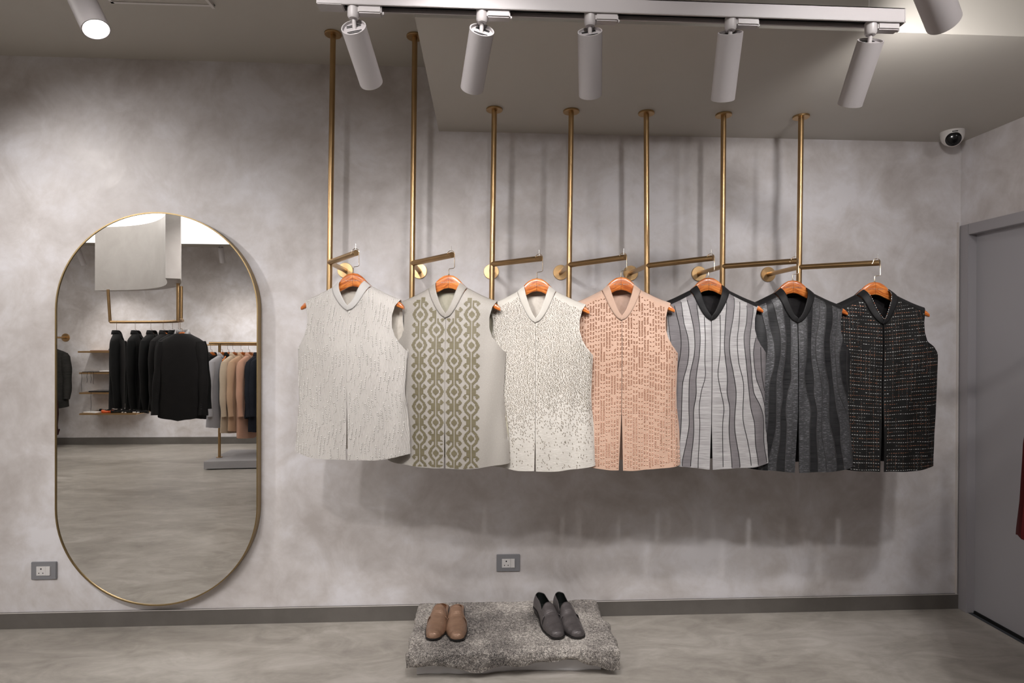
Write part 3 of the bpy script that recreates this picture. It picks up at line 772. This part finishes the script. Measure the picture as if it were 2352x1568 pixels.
# security camera
c = atz(2209, 301, HS); c.x = 2.40; c.y = -.15
t = thing('security_camera', 'small white dome security camera under the soffit by the corner', 'security camera', (c.x, c.y, HS))
bm = bmesh.new(); prof = [(0, .053), (-.006, .053), (-.03, .050), (-.045, .045), (-.060, .034), (-.068, .018), (-.070, .001)]; n = 36
P = [[Vector((math.cos(2*PI*k/n)*r_, math.sin(2*PI*k/n)*r_, z_)) for z_, r_ in prof] for k in range(n)]; grid(bm, P, closed_u=True); link('housing', bm, WHITE3, t)
dv = Vector((-.50, -.75, -.36)).normalized()
bc = Vector((0, 0, -.034))
bm = bmesh.new(); prof = [(.020, .040), (.034, .037), (.036, .034), (.040, .033), (.040, .030)]
u = dv.cross(Vector((0, 0, 1))).normalized(); v = dv.cross(u)
P = [[bc+dv*a+(u*math.cos(2*PI*k/n)+v*math.sin(2*PI*k/n))*b for a, b in prof] for k in range(n)]; grid(bm, P, closed_u=True); o = link('eyeball', bm, WHITE3, t)
bm = bmesh.new(); prof = [(.0405, .034), (.045, .030), (.050, .017), (.051, .0005)]
P = [[bc+dv*a+(u*math.cos(2*PI*k/n)+v*math.sin(2*PI*k/n))*b for a, b in prof] for k in range(n)]; grid(bm, P, closed_u=True); link('lens', bm, BLACK, t)
link('vent_slot', B_(-.012, .012, -.0545, -.051, -.016, -.012), DARKSLOT, t, False).rotation_euler = (0, 0, -.5)

# ------------------------------------------------------------ stone slab and plinth
SX0, SX1, SY0, SY1, SZ0, SZ1 = -.312, .575, -.545, -.085, .048, .128
t = thing('stone_slab', 'rough grey granite slab carrying two pairs of shoes', 'stone slab', ((SX0+SX1)/2, (SY0+SY1)/2, SZ0))
cx, cyy = (SX0+SX1)/2, (SY0+SY1)/2
bm = bmesh.new(); nx, ny = 110, 60
def slab_z(x, y, top):
    h = noise.noise(Vector((x*9, y*9, 1)))*.004+noise.noise(Vector((x*40, y*40, 2)))*.0018
    ed = min((x-SX0), (SX1-x), (y-SY0), (SY1-y)); 
    if top: return SZ1+h-(.010*max(0, 1-ed/.018)**2)-.006*max(0, 1-(y-SY0)/.10)
    f = max(0, 1-(y-SY0)/.12)
    wav = .007*math.sin((x-SX0)*13.0+.5)*f+noise.noise(Vector((x*14, y*5, 5)))*.009*f+(-.022*math.exp(-((x-(-.02))/.05)**2)-.026*math.exp(-((x-.55)/.06)**2)+.02*math.exp(-((x-.36)/.09)**2))*f
    return SZ0+.010+wav+h*1.5
def edge(x, y):
    dx = noise.noise(Vector((y*14, x*2, 9)))*.010; dy = noise.noise(Vector((x*11, 3, 4)))*.008
    fx = (x-SX0)/(SX1-SX0)*2-1; fy = (y-SY0)/(SY1-SY0)*2-1
    return x+dx*abs(fx)**3+(.014 if y < cyy else 0)*max(0, fx)**6-.0*fx, y+dy*abs(fy)**3
top, bot = [], []
for i in range(nx+1):
    a, b = [], []
    for j in range(ny+1):
        x = SX0+(SX1-SX0)*i/nx; y = SY0+(SY1-SY0)*j/ny; xx, yy = edge(x, y)
        a.append(Vector((xx-cx, yy-cyy, slab_z(x, y, True)-SZ0))); b.append(Vector((xx-cx, yy-cyy, slab_z(x, y, False)-SZ0)))
    top.append(a); bot.append(b)
V1, _ = grid(bm, top); V2, _ = grid(bm, bot)
def side(tp, bt, out):
    K = 8; prev = tp
    for k in range(1, K+1):
        if k == K: cur = bt
        else:
            cur = []
            for m_, (a, b) in enumerate(zip(tp, bt)):
                p = a.co.lerp(b.co, k/K); bl = min(1, min(m_, len(tp)-1-m_)/5)*(.006*math.sin(PI*k/K)+noise.noise(p*45)*.005+noise.noise(p*18)*.006)
                cur.append(bm.verts.new(p+out*bl))
        for m in range(len(tp)-1): bm.faces.new((prev[m], prev[m+1], cur[m+1], cur[m]))
        prev = cur
side([c[0] for c in V1], [c[0] for c in V2], Vector((0, -1, 0))); side([c[-1] for c in V1], [c[-1] for c in V2], Vector((0, 1, 0)))
side(V1[0], V2[0], Vector((-1, 0, 0))); side(V1[-1], V2[-1], Vector((1, 0, 0)))
bmesh.ops.recalc_face_normals(bm, faces=bm.faces[:]); o = link('slab', bm, GRANITE, t)
bm = bmesh.new(); pts = []
N_ = 60; P = []
for i in range(N_+1):
    x = -.280+i*.80/N_; wv = .006*math.sin(x*11)+noise.noise(Vector((x*16, 0, 8)))*.010+(-.012*math.exp(-((x-.0)/.06)**2)) - .03*max(0, (x-.40)/.12)*0
    zt = .057+.008*math.sin(x*9+1); y0 = -.485+wv
    P.append([Vector((x, -.12, 0)), Vector((x, y0, 0)), Vector((x, y0-.004, .006)), Vector((x, y0, zt)), Vector((x, -.12, zt))])
V, F = grid(bm, P); bm.faces.new(V[0]); bm.faces.new(V[-1][::-1]); bmesh.ops.recalc_face_normals(bm, faces=bm.faces[:])
o = link('plaster_plinth', bm, PLINTH); tag(o, 'low wavy white plaster plinth under the granite slab', 'plinth')

# ------------------------------------------------------------ shoes
def outline(s, hl=.5):                   # half width of the sole, s = 0 toe ... 1 heel
    return interp(s, ((0, .0), (.012, .010), (.04, .020), (.09, .031), (.18, .042), (.30, .0485), (.42, .046), (.58, .037), (.72, .033), (.86, .034), (.94, .029), (.98, .017), (1, 0)))
LS = .292
def smooth_w(s):
    if s < .10: return .0335*math.sqrt(max(0, 1-((.10-s)/.10)**2))
    if s > .90: return .0335*math.sqrt(max(0, 1-((s-.90)/.10)**2))
    return interp(s, ((.10, .0335), (.18, .042), (.30, .0485), (.42, .047), (.58, .039), (.75, .0335), (.90, .0335)))
def cxs(s): return .006*math.sin(s*PI)    # slight curve of the last
def heelrise(s): return .022*max(0, min(1, (s-.38)/.32))**1.2*(1 if s < .7 else 1)
def make_shoe(loc, rz, label, mat, inmat, mule=False, group='shoes on the stone slab', flip=1):
    t = thing('slip_on_shoe', label, 'shoe', loc, rz, group)
    def P(x, s, z): return Vector((flip*(x+cxs(s)), -LS/2+LS*s, z))
    N1 = 40
    # sole
    bm = bmesh.new(); ss = [(1-math.cos(PI*k/N1))/2 for k in range(N1+1)]
    def ol(off): return [P((smooth_w(s)+off*(1 if 0 < s < 1 else .0)), s, 0) for s in ss]+[P(-(smooth_w(s)+off), s, 0) for s in ss[-2:0:-1]]
    def sole_ring(off, zf):
        out = []
        for k, s in enumerate(ss): out.append(P(smooth_w(s)+off*min(1, smooth_w(s)/.02), s, zf(s)))
        for s in ss[-2:0:-1]: out.append(P(-(smooth_w(s)+off*min(1, smooth_w(s)/.02)), s, zf(s)))
        return out
    toe = lambda s: .006*max(0, (.25-s)/.25)**2
    zb = lambda s: toe(s)+heelrise(s)
    rings = [sole_ring(-.004, zb), sole_ring(.0035, lambda s: zb(s)+.002), sole_ring(.0035, lambda s: zb(s)+.009), sole_ring(-.002, lambda s: zb(s)+.0095)]
    G = [[rings[i][k] for i in range(4)] for k in range(len(rings[0]))]; V, _ = grid(bm, G, closed_u=True)
    bm.faces.new([c[0] for c in V]); bm.faces.new([c[3] for c in V][::-1]); bmesh.ops.recalc_face_normals(bm, faces=bm.faces[:])
    link('sole', bm, SOLE, t)
    # heel block
    bm = bmesh.new(); hs = [.74+.26*(1-math.cos(PI*k/16))/2*1.0 for k in range(17)]
    hs = [.74]+[.74+.26*math.sin(PI/2*k/16) for k in range(1, 17)]
    def hr(off, f): return [P(smooth_w(s)-off, s, f(s)) for s in hs]+[P(-(smooth_w(s)-off), s, f(s)) for s in hs[-2::-1]]
    a = [bm.verts.new(p) for p in hr(.003, lambda s: 0)]; b = [bm.verts.new(p) for p in hr(.001, lambda s: zb(s)+.003)]
    for k in range(len(a)): bm.faces.new((a[k], a[(k+1) % len(a)], b[(k+1) % len(a)], b[k]))
    bm.faces.new(a[::-1]); bm.faces.new(b); bmesh.ops.recalc_face_normals(bm, faces=bm.faces[:]); link('heel', bm, SOLE, t)
    # vamp with tongue
    bm = bmesh.new(); rows = []; e = .55 if mule else .565; n = 44; m = 24
    for i in range(n+1):
        s = e*(i/n)**1.5; w_ = max(smooth_w(s), .0004)
        h = interp(s, ((0, .004), (.012, .015), (.03, .024), (.08, .031), (.2, .040), (.35, .055), (.48, .070), (.60, .080)))
        nar = 0 if s < .40 else ((s-.40)/(e-.40)); row = []
        for k in range(m+1):
            ph = PI*k/m; c, sn = math.cos(ph), math.sin(ph); lim = 1-(.22 if mule else .32)*nar**1.3 if s > .40 else 1
            ang = PI/2+(ph-PI/2)*(lim); c, sn = math.cos(ang), math.sin(ang)
            x = w_*math.copysign(abs(c)**.82, c)*(1-.10*sn); z = zb(s)+.008+h*sn**.78
            ss_ = s+.0*sn
            row.append(P(x, ss_ - (.03*nar*(abs(c)**1.5)), z))
        rows.append(row)
    V, _ = grid(bm, rows); bmesh.ops.recalc_face_normals(bm, faces=bm.faces[:])
    o = link('vamp', bm, mat, t); sm = o.modifiers.new('thick', 'SOLIDIFY'); sm.thickness = .0022; sm.offset = -1
    # quarters round the heel
    bm = bmesh.new(); rows = []
    s0 = .385; path = [s0+(1-s0)*math.sin(PI/2*k/30) for k in range(31)]; seq = [(1, s) for s in path]+[(-1, s) for s in path[-2::-1]]
    for sg, s in seq:
        hh = interp(s, ((.385, .052), (.42, .046), (.5, .040), (.62, .042), (.8, .052), (1, .062))) if not mule else interp(s, ((.385, .050), (.46, .036), (.55, .020), (.62, .010), (1, .008)))
        row = []
        for j in range(9):
            tt = j/8; bul = math.sin(tt*PI*.8)*.003; w_ = smooth_w(s); lean = .012*tt**2
            x = sg*max(0, w_+bul*min(1, w_/.02)-lean*min(1, w_/.02)); yy = s+(.004*math.sin(tt*PI)-.02*tt**2)*(s > .9)*((s-.9)/.1)
            row.append(P(x, yy, zb(s)+.008+hh*tt))
        rows.append(row)
    grid(bm, rows); bmesh.ops.recalc_face_normals(bm, faces=bm.faces[:])
    o = link('quarter', bm, [mat, inmat], t); sm = o.modifiers.new('thick', 'SOLIDIFY'); sm.thickness = .0022; sm.offset = -1; sm.material_offset = 1
    bm = bmesh.new(); vs = [bm.verts.new(P(x, s, zb(s)+.012)) for x, s in [(smooth_w(s)-.003, s) for s in ss[10:]]+[(-(smooth_w(s)-.003), s) for s in ss[-2:9:-1]]]
    bm.faces.new(vs); link('insole', bm, inmat, t, False)
    return t
SOLE = plain('black_sole', (.012, .011, .011), .35)
M_COP = m_leather('copper_leather', (.19, .108, .070), (.36, .225, .150), .35, .34); M_GUN = m_leather('gunmetal_leather', (.075, .066, .066), (.15, .135, .135), .45, .32)
IN_BR = plain('brown_shoe_lining', (.10, .035, .012), .5); IN_BK = plain('black_shoe_lining', (.006, .008, .007), .45)
ST = SZ1-.003
def shoe_at(px, py, y): p = atz(px, py, ST); return p
def put(toe, heel):                      # toe tip and heel back on the slab
    a, b = atz(*toe, ST+.01), atz(*heel, ST+.01); d = a-b; return d
SH = [(-.205, -.318, -.08, 'copper leather mule, left one of the copper pair', M_COP, IN_BR, True, 1), (-.113, -.330, .05, 'copper leather mule, right one of the copper pair', M_COP, IN_BR, True, -1),
      (.305, -.335, .22, 'dark grey ribbed leather loafer, left one of the grey pair', M_GUN, IN_BK, False, 1), (.400, -.335, .20, 'dark grey ribbed leather loafer, right one of the grey pair', M_GUN, IN_BK, False, -1)]
for x, y, rz, lab, m, im, mu, fl in SH: make_shoe((x, y, ST), rz, lab, m, im, mu, flip=fl)

# ------------------------------------------------------------ the far side of the shop, seen in the mirror
def jacket(name, loc, rz, label, cat, mat, lin, group, dz=1.0, L=.76, sleeve=.60, w=.22, cl=None, sx=1.0, rise=.045, flare=1.0, hc=None, buttons=False):
    t = thing(name, label, cat, loc, rz, group); n = 28
    prof = [(.018, .060, .045), (.010, .085, .055), (-.008, .125, .060), (-.024, .165, .066), (-.045, .200, .072), (-.075, .218, .078), (-.12, .222, .082), (-.25, .225, .085), (-.40, .215, .080), (-.55, .228*flare**.5, .080), (-L+.02, .240*flare, .080), (-L, .240*flare, .080)]
    bm = bmesh.new(); uvl = bm.loops.layers.uv.new('uv'); P = []
    for k in range(n):
        a = 2*PI*k/n; col = []
        for z, ww, dd in prof:
            c, s = math.cos(a), math.sin(a); fold_ = 1+.05*math.sin(a*5+z*4+loc[0]*9)*min(1, -z/.4 if z < 0 else 0)
            col.append(Vector((ww*w/.222*math.copysign(abs(c)**.8, c)*fold_, dd*dz*math.copysign(abs(s)**.85, s)*fold_, z+(.03*abs(c)**2-.01*(s < -.98) if z <= -L+.02 else 0))))
        P.append(col)
    grid(bm, P, closed_u=True); bmesh.ops.recalc_face_normals(bm, faces=bm.faces[:])
    for f in bm.faces:
        for l in f.loops: l[uvl].uv = (l.vert.co.x, l.vert.co.z)
    link('body', bm, mat, t)
    if sleeve:
        for sg in (-1, 1):
            pts = []; rr = []
            for k in range(13):
                q = k/12; pts.append(Vector((sg*(w-.038+.046*math.sin(q*1.9)), -.012-.05*q**2*dz, -.052-sleeve*q))); rr.append((.062-.022*q+.004*math.sin(q*14+loc[0]*5))*(1 if dz == 1 else .72) if k else .035)
            bm = T_(pts, rr, 16); uvl = bm.loops.layers.uv.new('uv')
            for f in bm.faces:
                for l in f.loops: l[uvl].uv = (l.vert.co.x+l.vert.co.y, l.vert.co.z)
            s_ = link('sleeve', bm, mat, t)
            if buttons and sg < 0:
                for k in range(3): link('button', T_([(sg*(w+.035), -.115, -.052-sleeve*.9+k*.02), (sg*(w+.035), -.122, -.052-sleeve*.9+k*.02)], .006, 10), BLACK, s_)
    bm = bmesh.new(); P = []
    for k in range(24):
        a = 2*PI*k/24; c, s = math.cos(a), math.sin(a); f_ = max(0, -s)
        P.append([Vector((.068*c, .050*s, .012-.05*f_**2)), Vector((.062*c, .046*s+.002, .032-.045*f_**2)), Vector((.055*c, .042*s, rise+.008-.06*f_**2))])
    grid(bm, P, closed_u=True); bmesh.ops.recalc_face_normals(bm, faces=bm.faces[:])
    o = link('collar', bm, cl or mat, t); sm = o.modifiers.new('thick', 'SOLIDIFY'); sm.thickness = .004
    return t
M_BLK = m_cloth('black_wool', (.0025, .0025, .0025), (.006, .006, .006), 500, .8, .3); M_BLK2 = m_cloth('charcoal_wool', (.006, .0055, .0055), (.013, .012, .012), 500, .85, .3)
M_LTG = m_cloth('light_grey_wool', (.33, .32, .34), (.40, .39, .41), 300); M_BGE = m_cloth('beige_wool', (.46, .36, .26), (.54, .43, .32), 300); M_TAN = m_cloth('tan_wool', (.46, .29, .18), (.52, .34, .22), 300)
M_SAL = m_cloth('salmon_wool', (.50, .27, .18), (.56, .32, .22), 300); M_NAV = m_cloth('navy_wool', (.010, .012, .018), (.02, .022, .03), 300); M_RED = m_cloth('red_wool', (.06, .003, .004), (.085, .005, .006), 400, .8)
M_SATG = plain('silver_grey_collar', (.33, .32, .32), .35); M_DKPAT = m_cloth('dark_checked_wool', (.007, .007, .006), (.028, .026, .023), 90, .8, .3, .1, (.3, 3, 1)); M_MAR = m_cloth('maroon_wool', (.022, .008, .009), (.035, .012, .013), 300)

# curved hanging panel with brass rail and black jackets
def bez(p0, p1, p2, p3, n):
    return [p0*(1-t)**3+p1*3*t*(1-t)**2+p2*3*t*t*(1-t)+p3*t**3 for t in [k/n for k in range(n+1)]]
zr = 1.600
Lp = am(253, 741, -2.78); Lp.z = zr; Rp = am(409, 733, -2.05); Rp.z = zr
rail = bez(Lp, Lp+Vector((.55, .02, 0)), Rp+Vector((-.06, -.38, 0)), Rp, 24)
t = thing('curved_ceiling_panel', 'curved grey plaster panel hanging from the ceiling, seen in the mirror', 'ceiling panel', (Lp.x, Lp.y, 1.905))
PL = am(218, 668, -2.83); PR = am(386, 638, -1.62)
c1 = bez(Vector((PL.x, PL.y, 0)), Vector((PL.x+.75, PL.y+.06, 0)), Vector((PR.x-.28, PR.y-.55, 0)), Vector((PR.x-.02, PR.y, 0)), 30)
bm = bmesh.new(); P = []
off = Vector((Lp.x, Lp.y, 1.905))
for k, p in enumerate(c1):
    a = c1[max(0, k-1)]; b = c1[min(30, k+1)]; tn = (b-a).normalized(); nn = Vector((-tn.y, tn.x, 0)); th = .10
    q = p-nn*th
    P.append([p+Vector((0, 0, 1.905))-off, p+Vector((0, 0, 2.515))-off, q+Vector((0, 0, 2.515))-off, q+Vector((0, 0, 1.905))-off, p+Vector((0, 0, 1.905))-off])
V, _ = grid(bm, P); bm.faces.new([v for v in V[0][:4]]); bm.faces.new([v for v in V[-1][3::-1]]); bmesh.ops.remove_doubles(bm, verts=bm.verts[:], dist=1e-5); bmesh.ops.recalc_face_normals(bm, faces=bm.faces[:])
link('panel', bm, PLASTER2, t)
t = thing('curved_clothes_rail', 'curved brass clothes rail with black jackets, under the curved panel in the mirror', 'clothes rail', Lp)
link('rail', T_([p-Lp for p in rail], .013, 12), BRASS, t)
for k, dxy in ((0, (-.02, 0)), (17, (0, 0)), (24, (0, .0))):
    p = rail[k]; link('upright', T_([p-Lp, Vector((p.x+dxy[0]-Lp.x, p.y+dxy[1]-Lp.y, 1.91-zr))], .013, 12), BRASS, t)
HM = None
def mhanger(p, rz, label, group, up=.016):
    global HM
    loc = Vector(p)-Vector((.012*math.cos(rz), .012*math.sin(rz), HK+.012))
    if HM is None: HM = make_hanger(loc, rz, label, group, letter=False, top=HK+.012, w=.125); loc.z += up; return loc
    dup(HM, loc, rz, label, group); loc.z += up; return loc
JK = [(1, M_BLK, .16, 'black long jacket at the left end of the curved rail'), (4, M_BLK, .16, 'black jacket with a mandarin collar, second on the curved rail'), (7, M_BLK, .18, 'black jacket, third from the left on the curved rail'),
      (10, M_BLK2, .20, 'charcoal jacket, fourth from the left on the curved rail'), (13, M_BLK, .2, 'black jacket, fifth on the curved rail'), (16, M_BLK2, .2, 'charcoal jacket tucked behind the frontmost black jacket'),
      (17.8, M_BLK, .2, 'black jacket, next to last on the curved rail'), (22.3, M_BLK2, .22, 'black tailored jacket with silver grey collar, frontmost on curved rail')]
for k, m, ww, lab in JK:
    i = int(k); p = rail[i].lerp(rail[min(24, i+1)], k-i); tn = (rail[min(24, i+1)]-rail[i]).normalized()
    rz = math.atan2(tn.y, tn.x)+PI/2+(-.5 if k < 19 else .32)
    loc = mhanger(p, rz, 'wooden hanger of the '+lab, 'hangers on the curved rail', .040)
    jacket('tailored_jacket', loc, rz, lab, 'jacket', m, m, 'jackets on the curved rail', dz=.62 if k < 22 else .85, L=.71 if k > 22 else .70, w=.192 if k > 22 else .21, sleeve=.62, cl=M_SATG if k > 22 else None, buttons=k in (10, 22.3))

# straight rack on a platform
z0 = .083
pf = am(467, 1056, -3.55)
t = thing('display_platform', 'low light grey platform under the clothes rack, in the mirror', 'platform', (pf.x, -3.9, 0))
bm = bmesh.new(); P = []
for k in range(17):
    x = pf.x+k*.11; yy = -3.56+.05*math.sin(k/16*PI)*-1
    P.append([Vector((x-pf.x, yy+3.9, .012)), Vector((x-pf.x, yy+3.9, .092)), Vector((x-pf.x, -.35, .092)), Vector((x-pf.x, -.35, .012))])
V, _ = grid(bm, P); bm.faces.new(V[0]); bm.faces.new(V[-1][::-1]); bmesh.ops.recalc_face_normals(bm, faces=bm.faces[:])
link('top_slab', bm, m_plaster('platform_cement', (.35, .34, .35), (.38, .37, .38), (.41, .40, .41)), t)
link('recessed_base', B_(.05, 1.7, -.3, .28, 0, .012), DARKSLOT, t, False)
ra = am(481, 788, -3.8); rb = am(650, 788, -3.8); up = am(504, 1040, -3.8)
t = thing('clothes_rack', 'brass clothes rack standing on the platform, at the right of the mirror', 'clothes rack', (up.x, -3.8, .092))
zt = ra.z-.092
link('top_rail', T_([(ra.x-up.x, 0, zt), (rb.x-up.x, 0, zt)], .015, 12), BRASS, t); link('upright', T_([(0, 0, 0), (0, 0, zt)], .015, 12), BRASS, t); link('upright', T_([(.95, 0, 0), (.95, 0, zt)], .015, 12), BRASS, t)
link('foot_flange', disc((0, 0, 0), (0, 0, .006), .035), BRASS, t); link('rear_rail', T_([(-.30, -.16, zt-.02), (1.0, -.16, zt-.02)], .009, 10), BRASS, t)
RK = [(486, M_BTRIM, .70, 'black jacket at the left end of the platform rack'), (510, M_LTG, .80, 'light grey long shirt on the platform rack'), (525, M_BLK, .6, 'black shirt tucked behind the light grey one'), (537, M_BGE, .86, 'beige long coat on the platform rack'),
      (556, M_TAN, .84, 'tan long coat on the platform rack'), (573, M_SAL, .92, 'salmon long coat on the platform rack'), (592, M_NAV, .70, 'navy jacket at the right end of what the mirror shows'), (604, M_NAV, .85, 'navy long coat half hidden by the mirror rim')]
for i, (px, m, L, lab) in enumerate(RK):
    x = am(px, 788, -3.8).x; rz = PI/2+.24 + .07*math.sin(i*2)
    loc = mhanger((x, -3.8, ra.z), rz, 'wooden hanger holding the '+lab, 'hangers on the platform rack')
    jacket('long_shirt', loc, rz, lab, 'coat', m, m, 'clothes on the platform rack', dz=.5, L=L, sleeve=.60 if i != 2 else .5, w=.22 if i != 2 else .13, cl=None)

# wall arm with jackets, shelves
c = am(150, 775, YF+.01)
t = thing('wall_rail', 'short brass wall rail at the left edge of the mirror', 'clothes rail', (c.x, YF, c.z))
link('wall_flange', disc((0, 0, 0), (0, .009, 0), .055), BRASS, t); link('standoff', T_([(0, 0, 0), (0, .28, 0)], .013, 12), BRASS, t); link('arm', T_([(-.62, .28, 0), (.09, .28, 0)], .014, 12), BRASS, t)
for dx, m, L, lab in ((-.04, M_DKPAT, .78, 'dark checked jacket hanging at the left edge of the mirror'),):
    rz = PI*.92
    loc = mhanger((c.x+dx, YF+.28, c.z), rz, 'wooden hanger holding the '+lab, 'hangers on the wall rail')
    jacket('checked_jacket', loc, rz, lab, 'jacket', m, m, 'clothes on the wall rail', L=L)
p = am(68, 905, -4.6)
jj = jacket('maroon_coat', (p.x, -4.72, .72), PI*.9, 'maroon garment low at the left edge of the mirror', 'coat', M_MAR, M_MAR, 'clothes on the wall rail', L=.50, sleeve=0)
t = thing('low_clothes_rail', 'low brass rail under the checked jacket in the mirror', 'clothes rail', (p.x, -4.72, .79)); link('arm', T_([(-.5, 0, 0), (.04, 0, 0)], .012, 10), BRASS, t); link('standoff', T_([(-.1, 0, 0), (-.1, YF+4.72, 0)], .012, 10), BRASS, t)
def shelf(pxa, pxb, py, label, dep=.26):
    a = am(pxa, py, YF+dep); b = am(pxb, py, YF+dep)
    o = link('wall_shelf', B_(0, b.x-a.x, 0, dep-.005, 0, .022, bev=.003), BRASS); o.location = (a.x, YF+.003, a.z-.011); tag(o, label, 'shelf', 'brass wall shelves in the mirror'); return o, a, b
S1, a1, b1 = shelf(178, 300, 808, 'top brass shelf behind the jackets in the mirror'); S2, a2, b2 = shelf(181, 300, 857, 'second brass shelf from the top in the mirror')
S3, a3, b3 = shelf(181, 300, 903, 'third brass shelf from the top in the mirror'); S4, a4, b4 = shelf(181, 312, 951, 'bottom brass shelf with accessories in the mirror', .34)
def slab_item(name, a, dx, dy, w_, d_, h_, m, label, cat, rz=0, group=None, dz=.0115):
    o = link(name, B_(-w_/2, w_/2, -d_/2, d_/2, 0, h_, bev=min(h_, w_, d_)*.2), m); o.location = (a.x+dx, YF+dy, a.z+dz); o.rotation_euler = (0, 0, rz); return tag(o, label, cat, group)
slab_item('leather_tray', a1, .26, .14, .26, .16, .010, M_COP, 'tan leather tray on the top brass shelf', 'tray')
make_shoe((a1.x+.46, YF+.14, a1.z+.0115), -1.45, 'black slip-on shoe on the top brass shelf', M_GUN, IN_BK, group='shoes on the brass shelf')
slab_item('white_booklet', a2, .34, .16, .20, .14, .012, SOCKW, 'white booklet on the second brass shelf', 'booklet', dz=.020)
slab_item('leather_tray', a2, .20, .13, .36, .2, .007, BLACK, 'black tray under the white booklet', 'tray')
slab_item('black_case', a3, .30, .13, .40, .2, .016, BLACK, 'flat black case on the third brass shelf', 'case')
def lace(a, dx, ln, label, wob=.004):
    pts = [Vector((0, .285, .02)), Vector((0, .30, .012))]+[Vector((wob*math.sin(k*1.1+dx*30), .302, .0-ln*k/8)) for k in range(9)]
    o = link('necklace_cord', T_(pts, .0022, 6), M_CORD); o.location = (a.x+dx+.07, YF-.02, a.z); return tag(o, label, 'cord', 'cords over the shelf edges')
for a, dx, ln, lab in ((a2, -.02, .24, 'long thin black cord off the left end of the second shelf'), (a2, .05, .12, 'short black cord over the second shelf, left one'), (a2, .10, .13, 'short black cord over the second shelf, middle one'), (a2, .13, .14, 'short black cord over the second shelf, right one'), (a3, .10, .26, 'long black cord hanging below the third shelf')):
    lace(a, dx, ln, lab)
def bow(a, dx, dy, rz, m, label, s=1.0):
    bm = bmesh.new()
    for sg in (-1, 1):
        P = [[Vector((sg*(.008+.052*q)*s, (.012+.028*q)*math.cos(t_)*s, (.010+.012*q)*math.sin(t_)*s+.014)) for q in (0, .3, .65, 1)] for t_ in [2*PI*k/10 for k in range(10)]]
        V, _ = grid(bm, P, closed_u=True); bm.faces.new([c_[-1] for c_ in V])
    box(bm, -.012*s, .012*s, -.014*s, .014*s, .004, .026, bev=.003); bmesh.ops.recalc_face_normals(bm, faces=bm.faces[:])
    o = link('bow_tie', bm, m); o.location = (a.x+dx, YF+dy, a.z+.008); o.rotation_euler = (.5, 0, rz); tag(o, label, 'bow tie', 'bow ties on the bottom shelf'); return o
M_ORG = plain('orange_satin', (.55, .09, .02), .4); M_SILK = plain('white_silk', (.7, .68, .66), .5)
o = slab_item('pocket_square', a4, .12, .26, .20, .10, .012, M_SILK, 'white folded pocket square at the left end of the bottom shelf', 'pocket square', .3)
bow(a4, .32, .27, .1, M_ORG, 'orange bow tie on the bottom shelf', 1.1)
BT = [(.22, .16, M_BLK, 'black bow tie behind the orange one, left'), (.34, .15, M_BLK, 'black bow tie behind the orange one'), (.44, .27, M_BLK2, 'charcoal bow tie just right of the orange one'), (.52, .17, M_BLK, 'black bow tie in the back row of the bottom shelf, middle'), (.60, .27, M_BLK, 'black bow tie in the front row of the bottom shelf, middle'), (.68, .18, M_BLK, 'black bow tie in the back row of the bottom shelf, right'), (.76, .27, M_BLK2, 'charcoal bow tie at the right end of the bottom shelf')]
for dx, dy, m, lab in BT: bow(a4, dx, dy, .3*math.sin(dx*40), m, lab, 1.1)
slab_item('folded_cloth', a4, .53, .27, .09, .04, .010, M_SILK, 'small white cloth between the bow ties', 'cloth', .5)
slab_item('folded_cloth', a4, .69, .28, .09, .04, .012, M_SILK, 'small white cloth near the right end of the bottom shelf', 'cloth', .4)

# red coat at the right edge, on a wall arm
p = at(2345, 1262, -1.15)
t = thing('wall_clothes_arm', 'brass wall arm holding the red coat outside the right edge', 'clothes rail', (XR, -1.15, 1.80))
link('arm', T_([(0, 0, 0), (-.72, 0, 0)], .0125, 12), BRASS, t); link('wall_flange', disc((0, 0, 0), (-.009, 0, 0), .039), BRASS, t)
loc = mhanger((p.x+.30, -1.15, 1.80), -.15, 'wooden hanger holding the red coat at the right edge', 'hangers on the wall rail')
jacket('red_coat', loc, -.15, 'dark red coat, only its hem corner showing at the right edge', 'coat', M_RED, M_RED, 'red coats', L=loc.z-p.z, sleeve=0, flare=1.12)

# spotlights of the far side (the first two show in the mirror, the last two are added unseen fill)
a = am(507, 575, -4.2)
offspot(a.x, -4.2, a.z+.04, a.x-.2, -5.1, 1.0, 38, 85, 'white spotlight under the far ceiling at the top right of the mirror', zt=2.66)
a = am(178, 580, -4.4); offspot(a.x, -4.4, a.z+.04, a.x+.15, -5.1, 1.0, 50, 85, 'white spotlight near the left rim of the mirror', zt=2.66)
offspot(-2.45, -3.95, 2.45, -3.7, -5.1, .8, 70, 95, zt=2.55, label='unseen fill spotlight added over the jackets outside the mirror view')
offspot(-1.6, -1.38, 2.42, -3.2, -2.4, 1.0, 60, 90, zt=2.5, label='unseen fill spotlight added to brighten the curved rail')
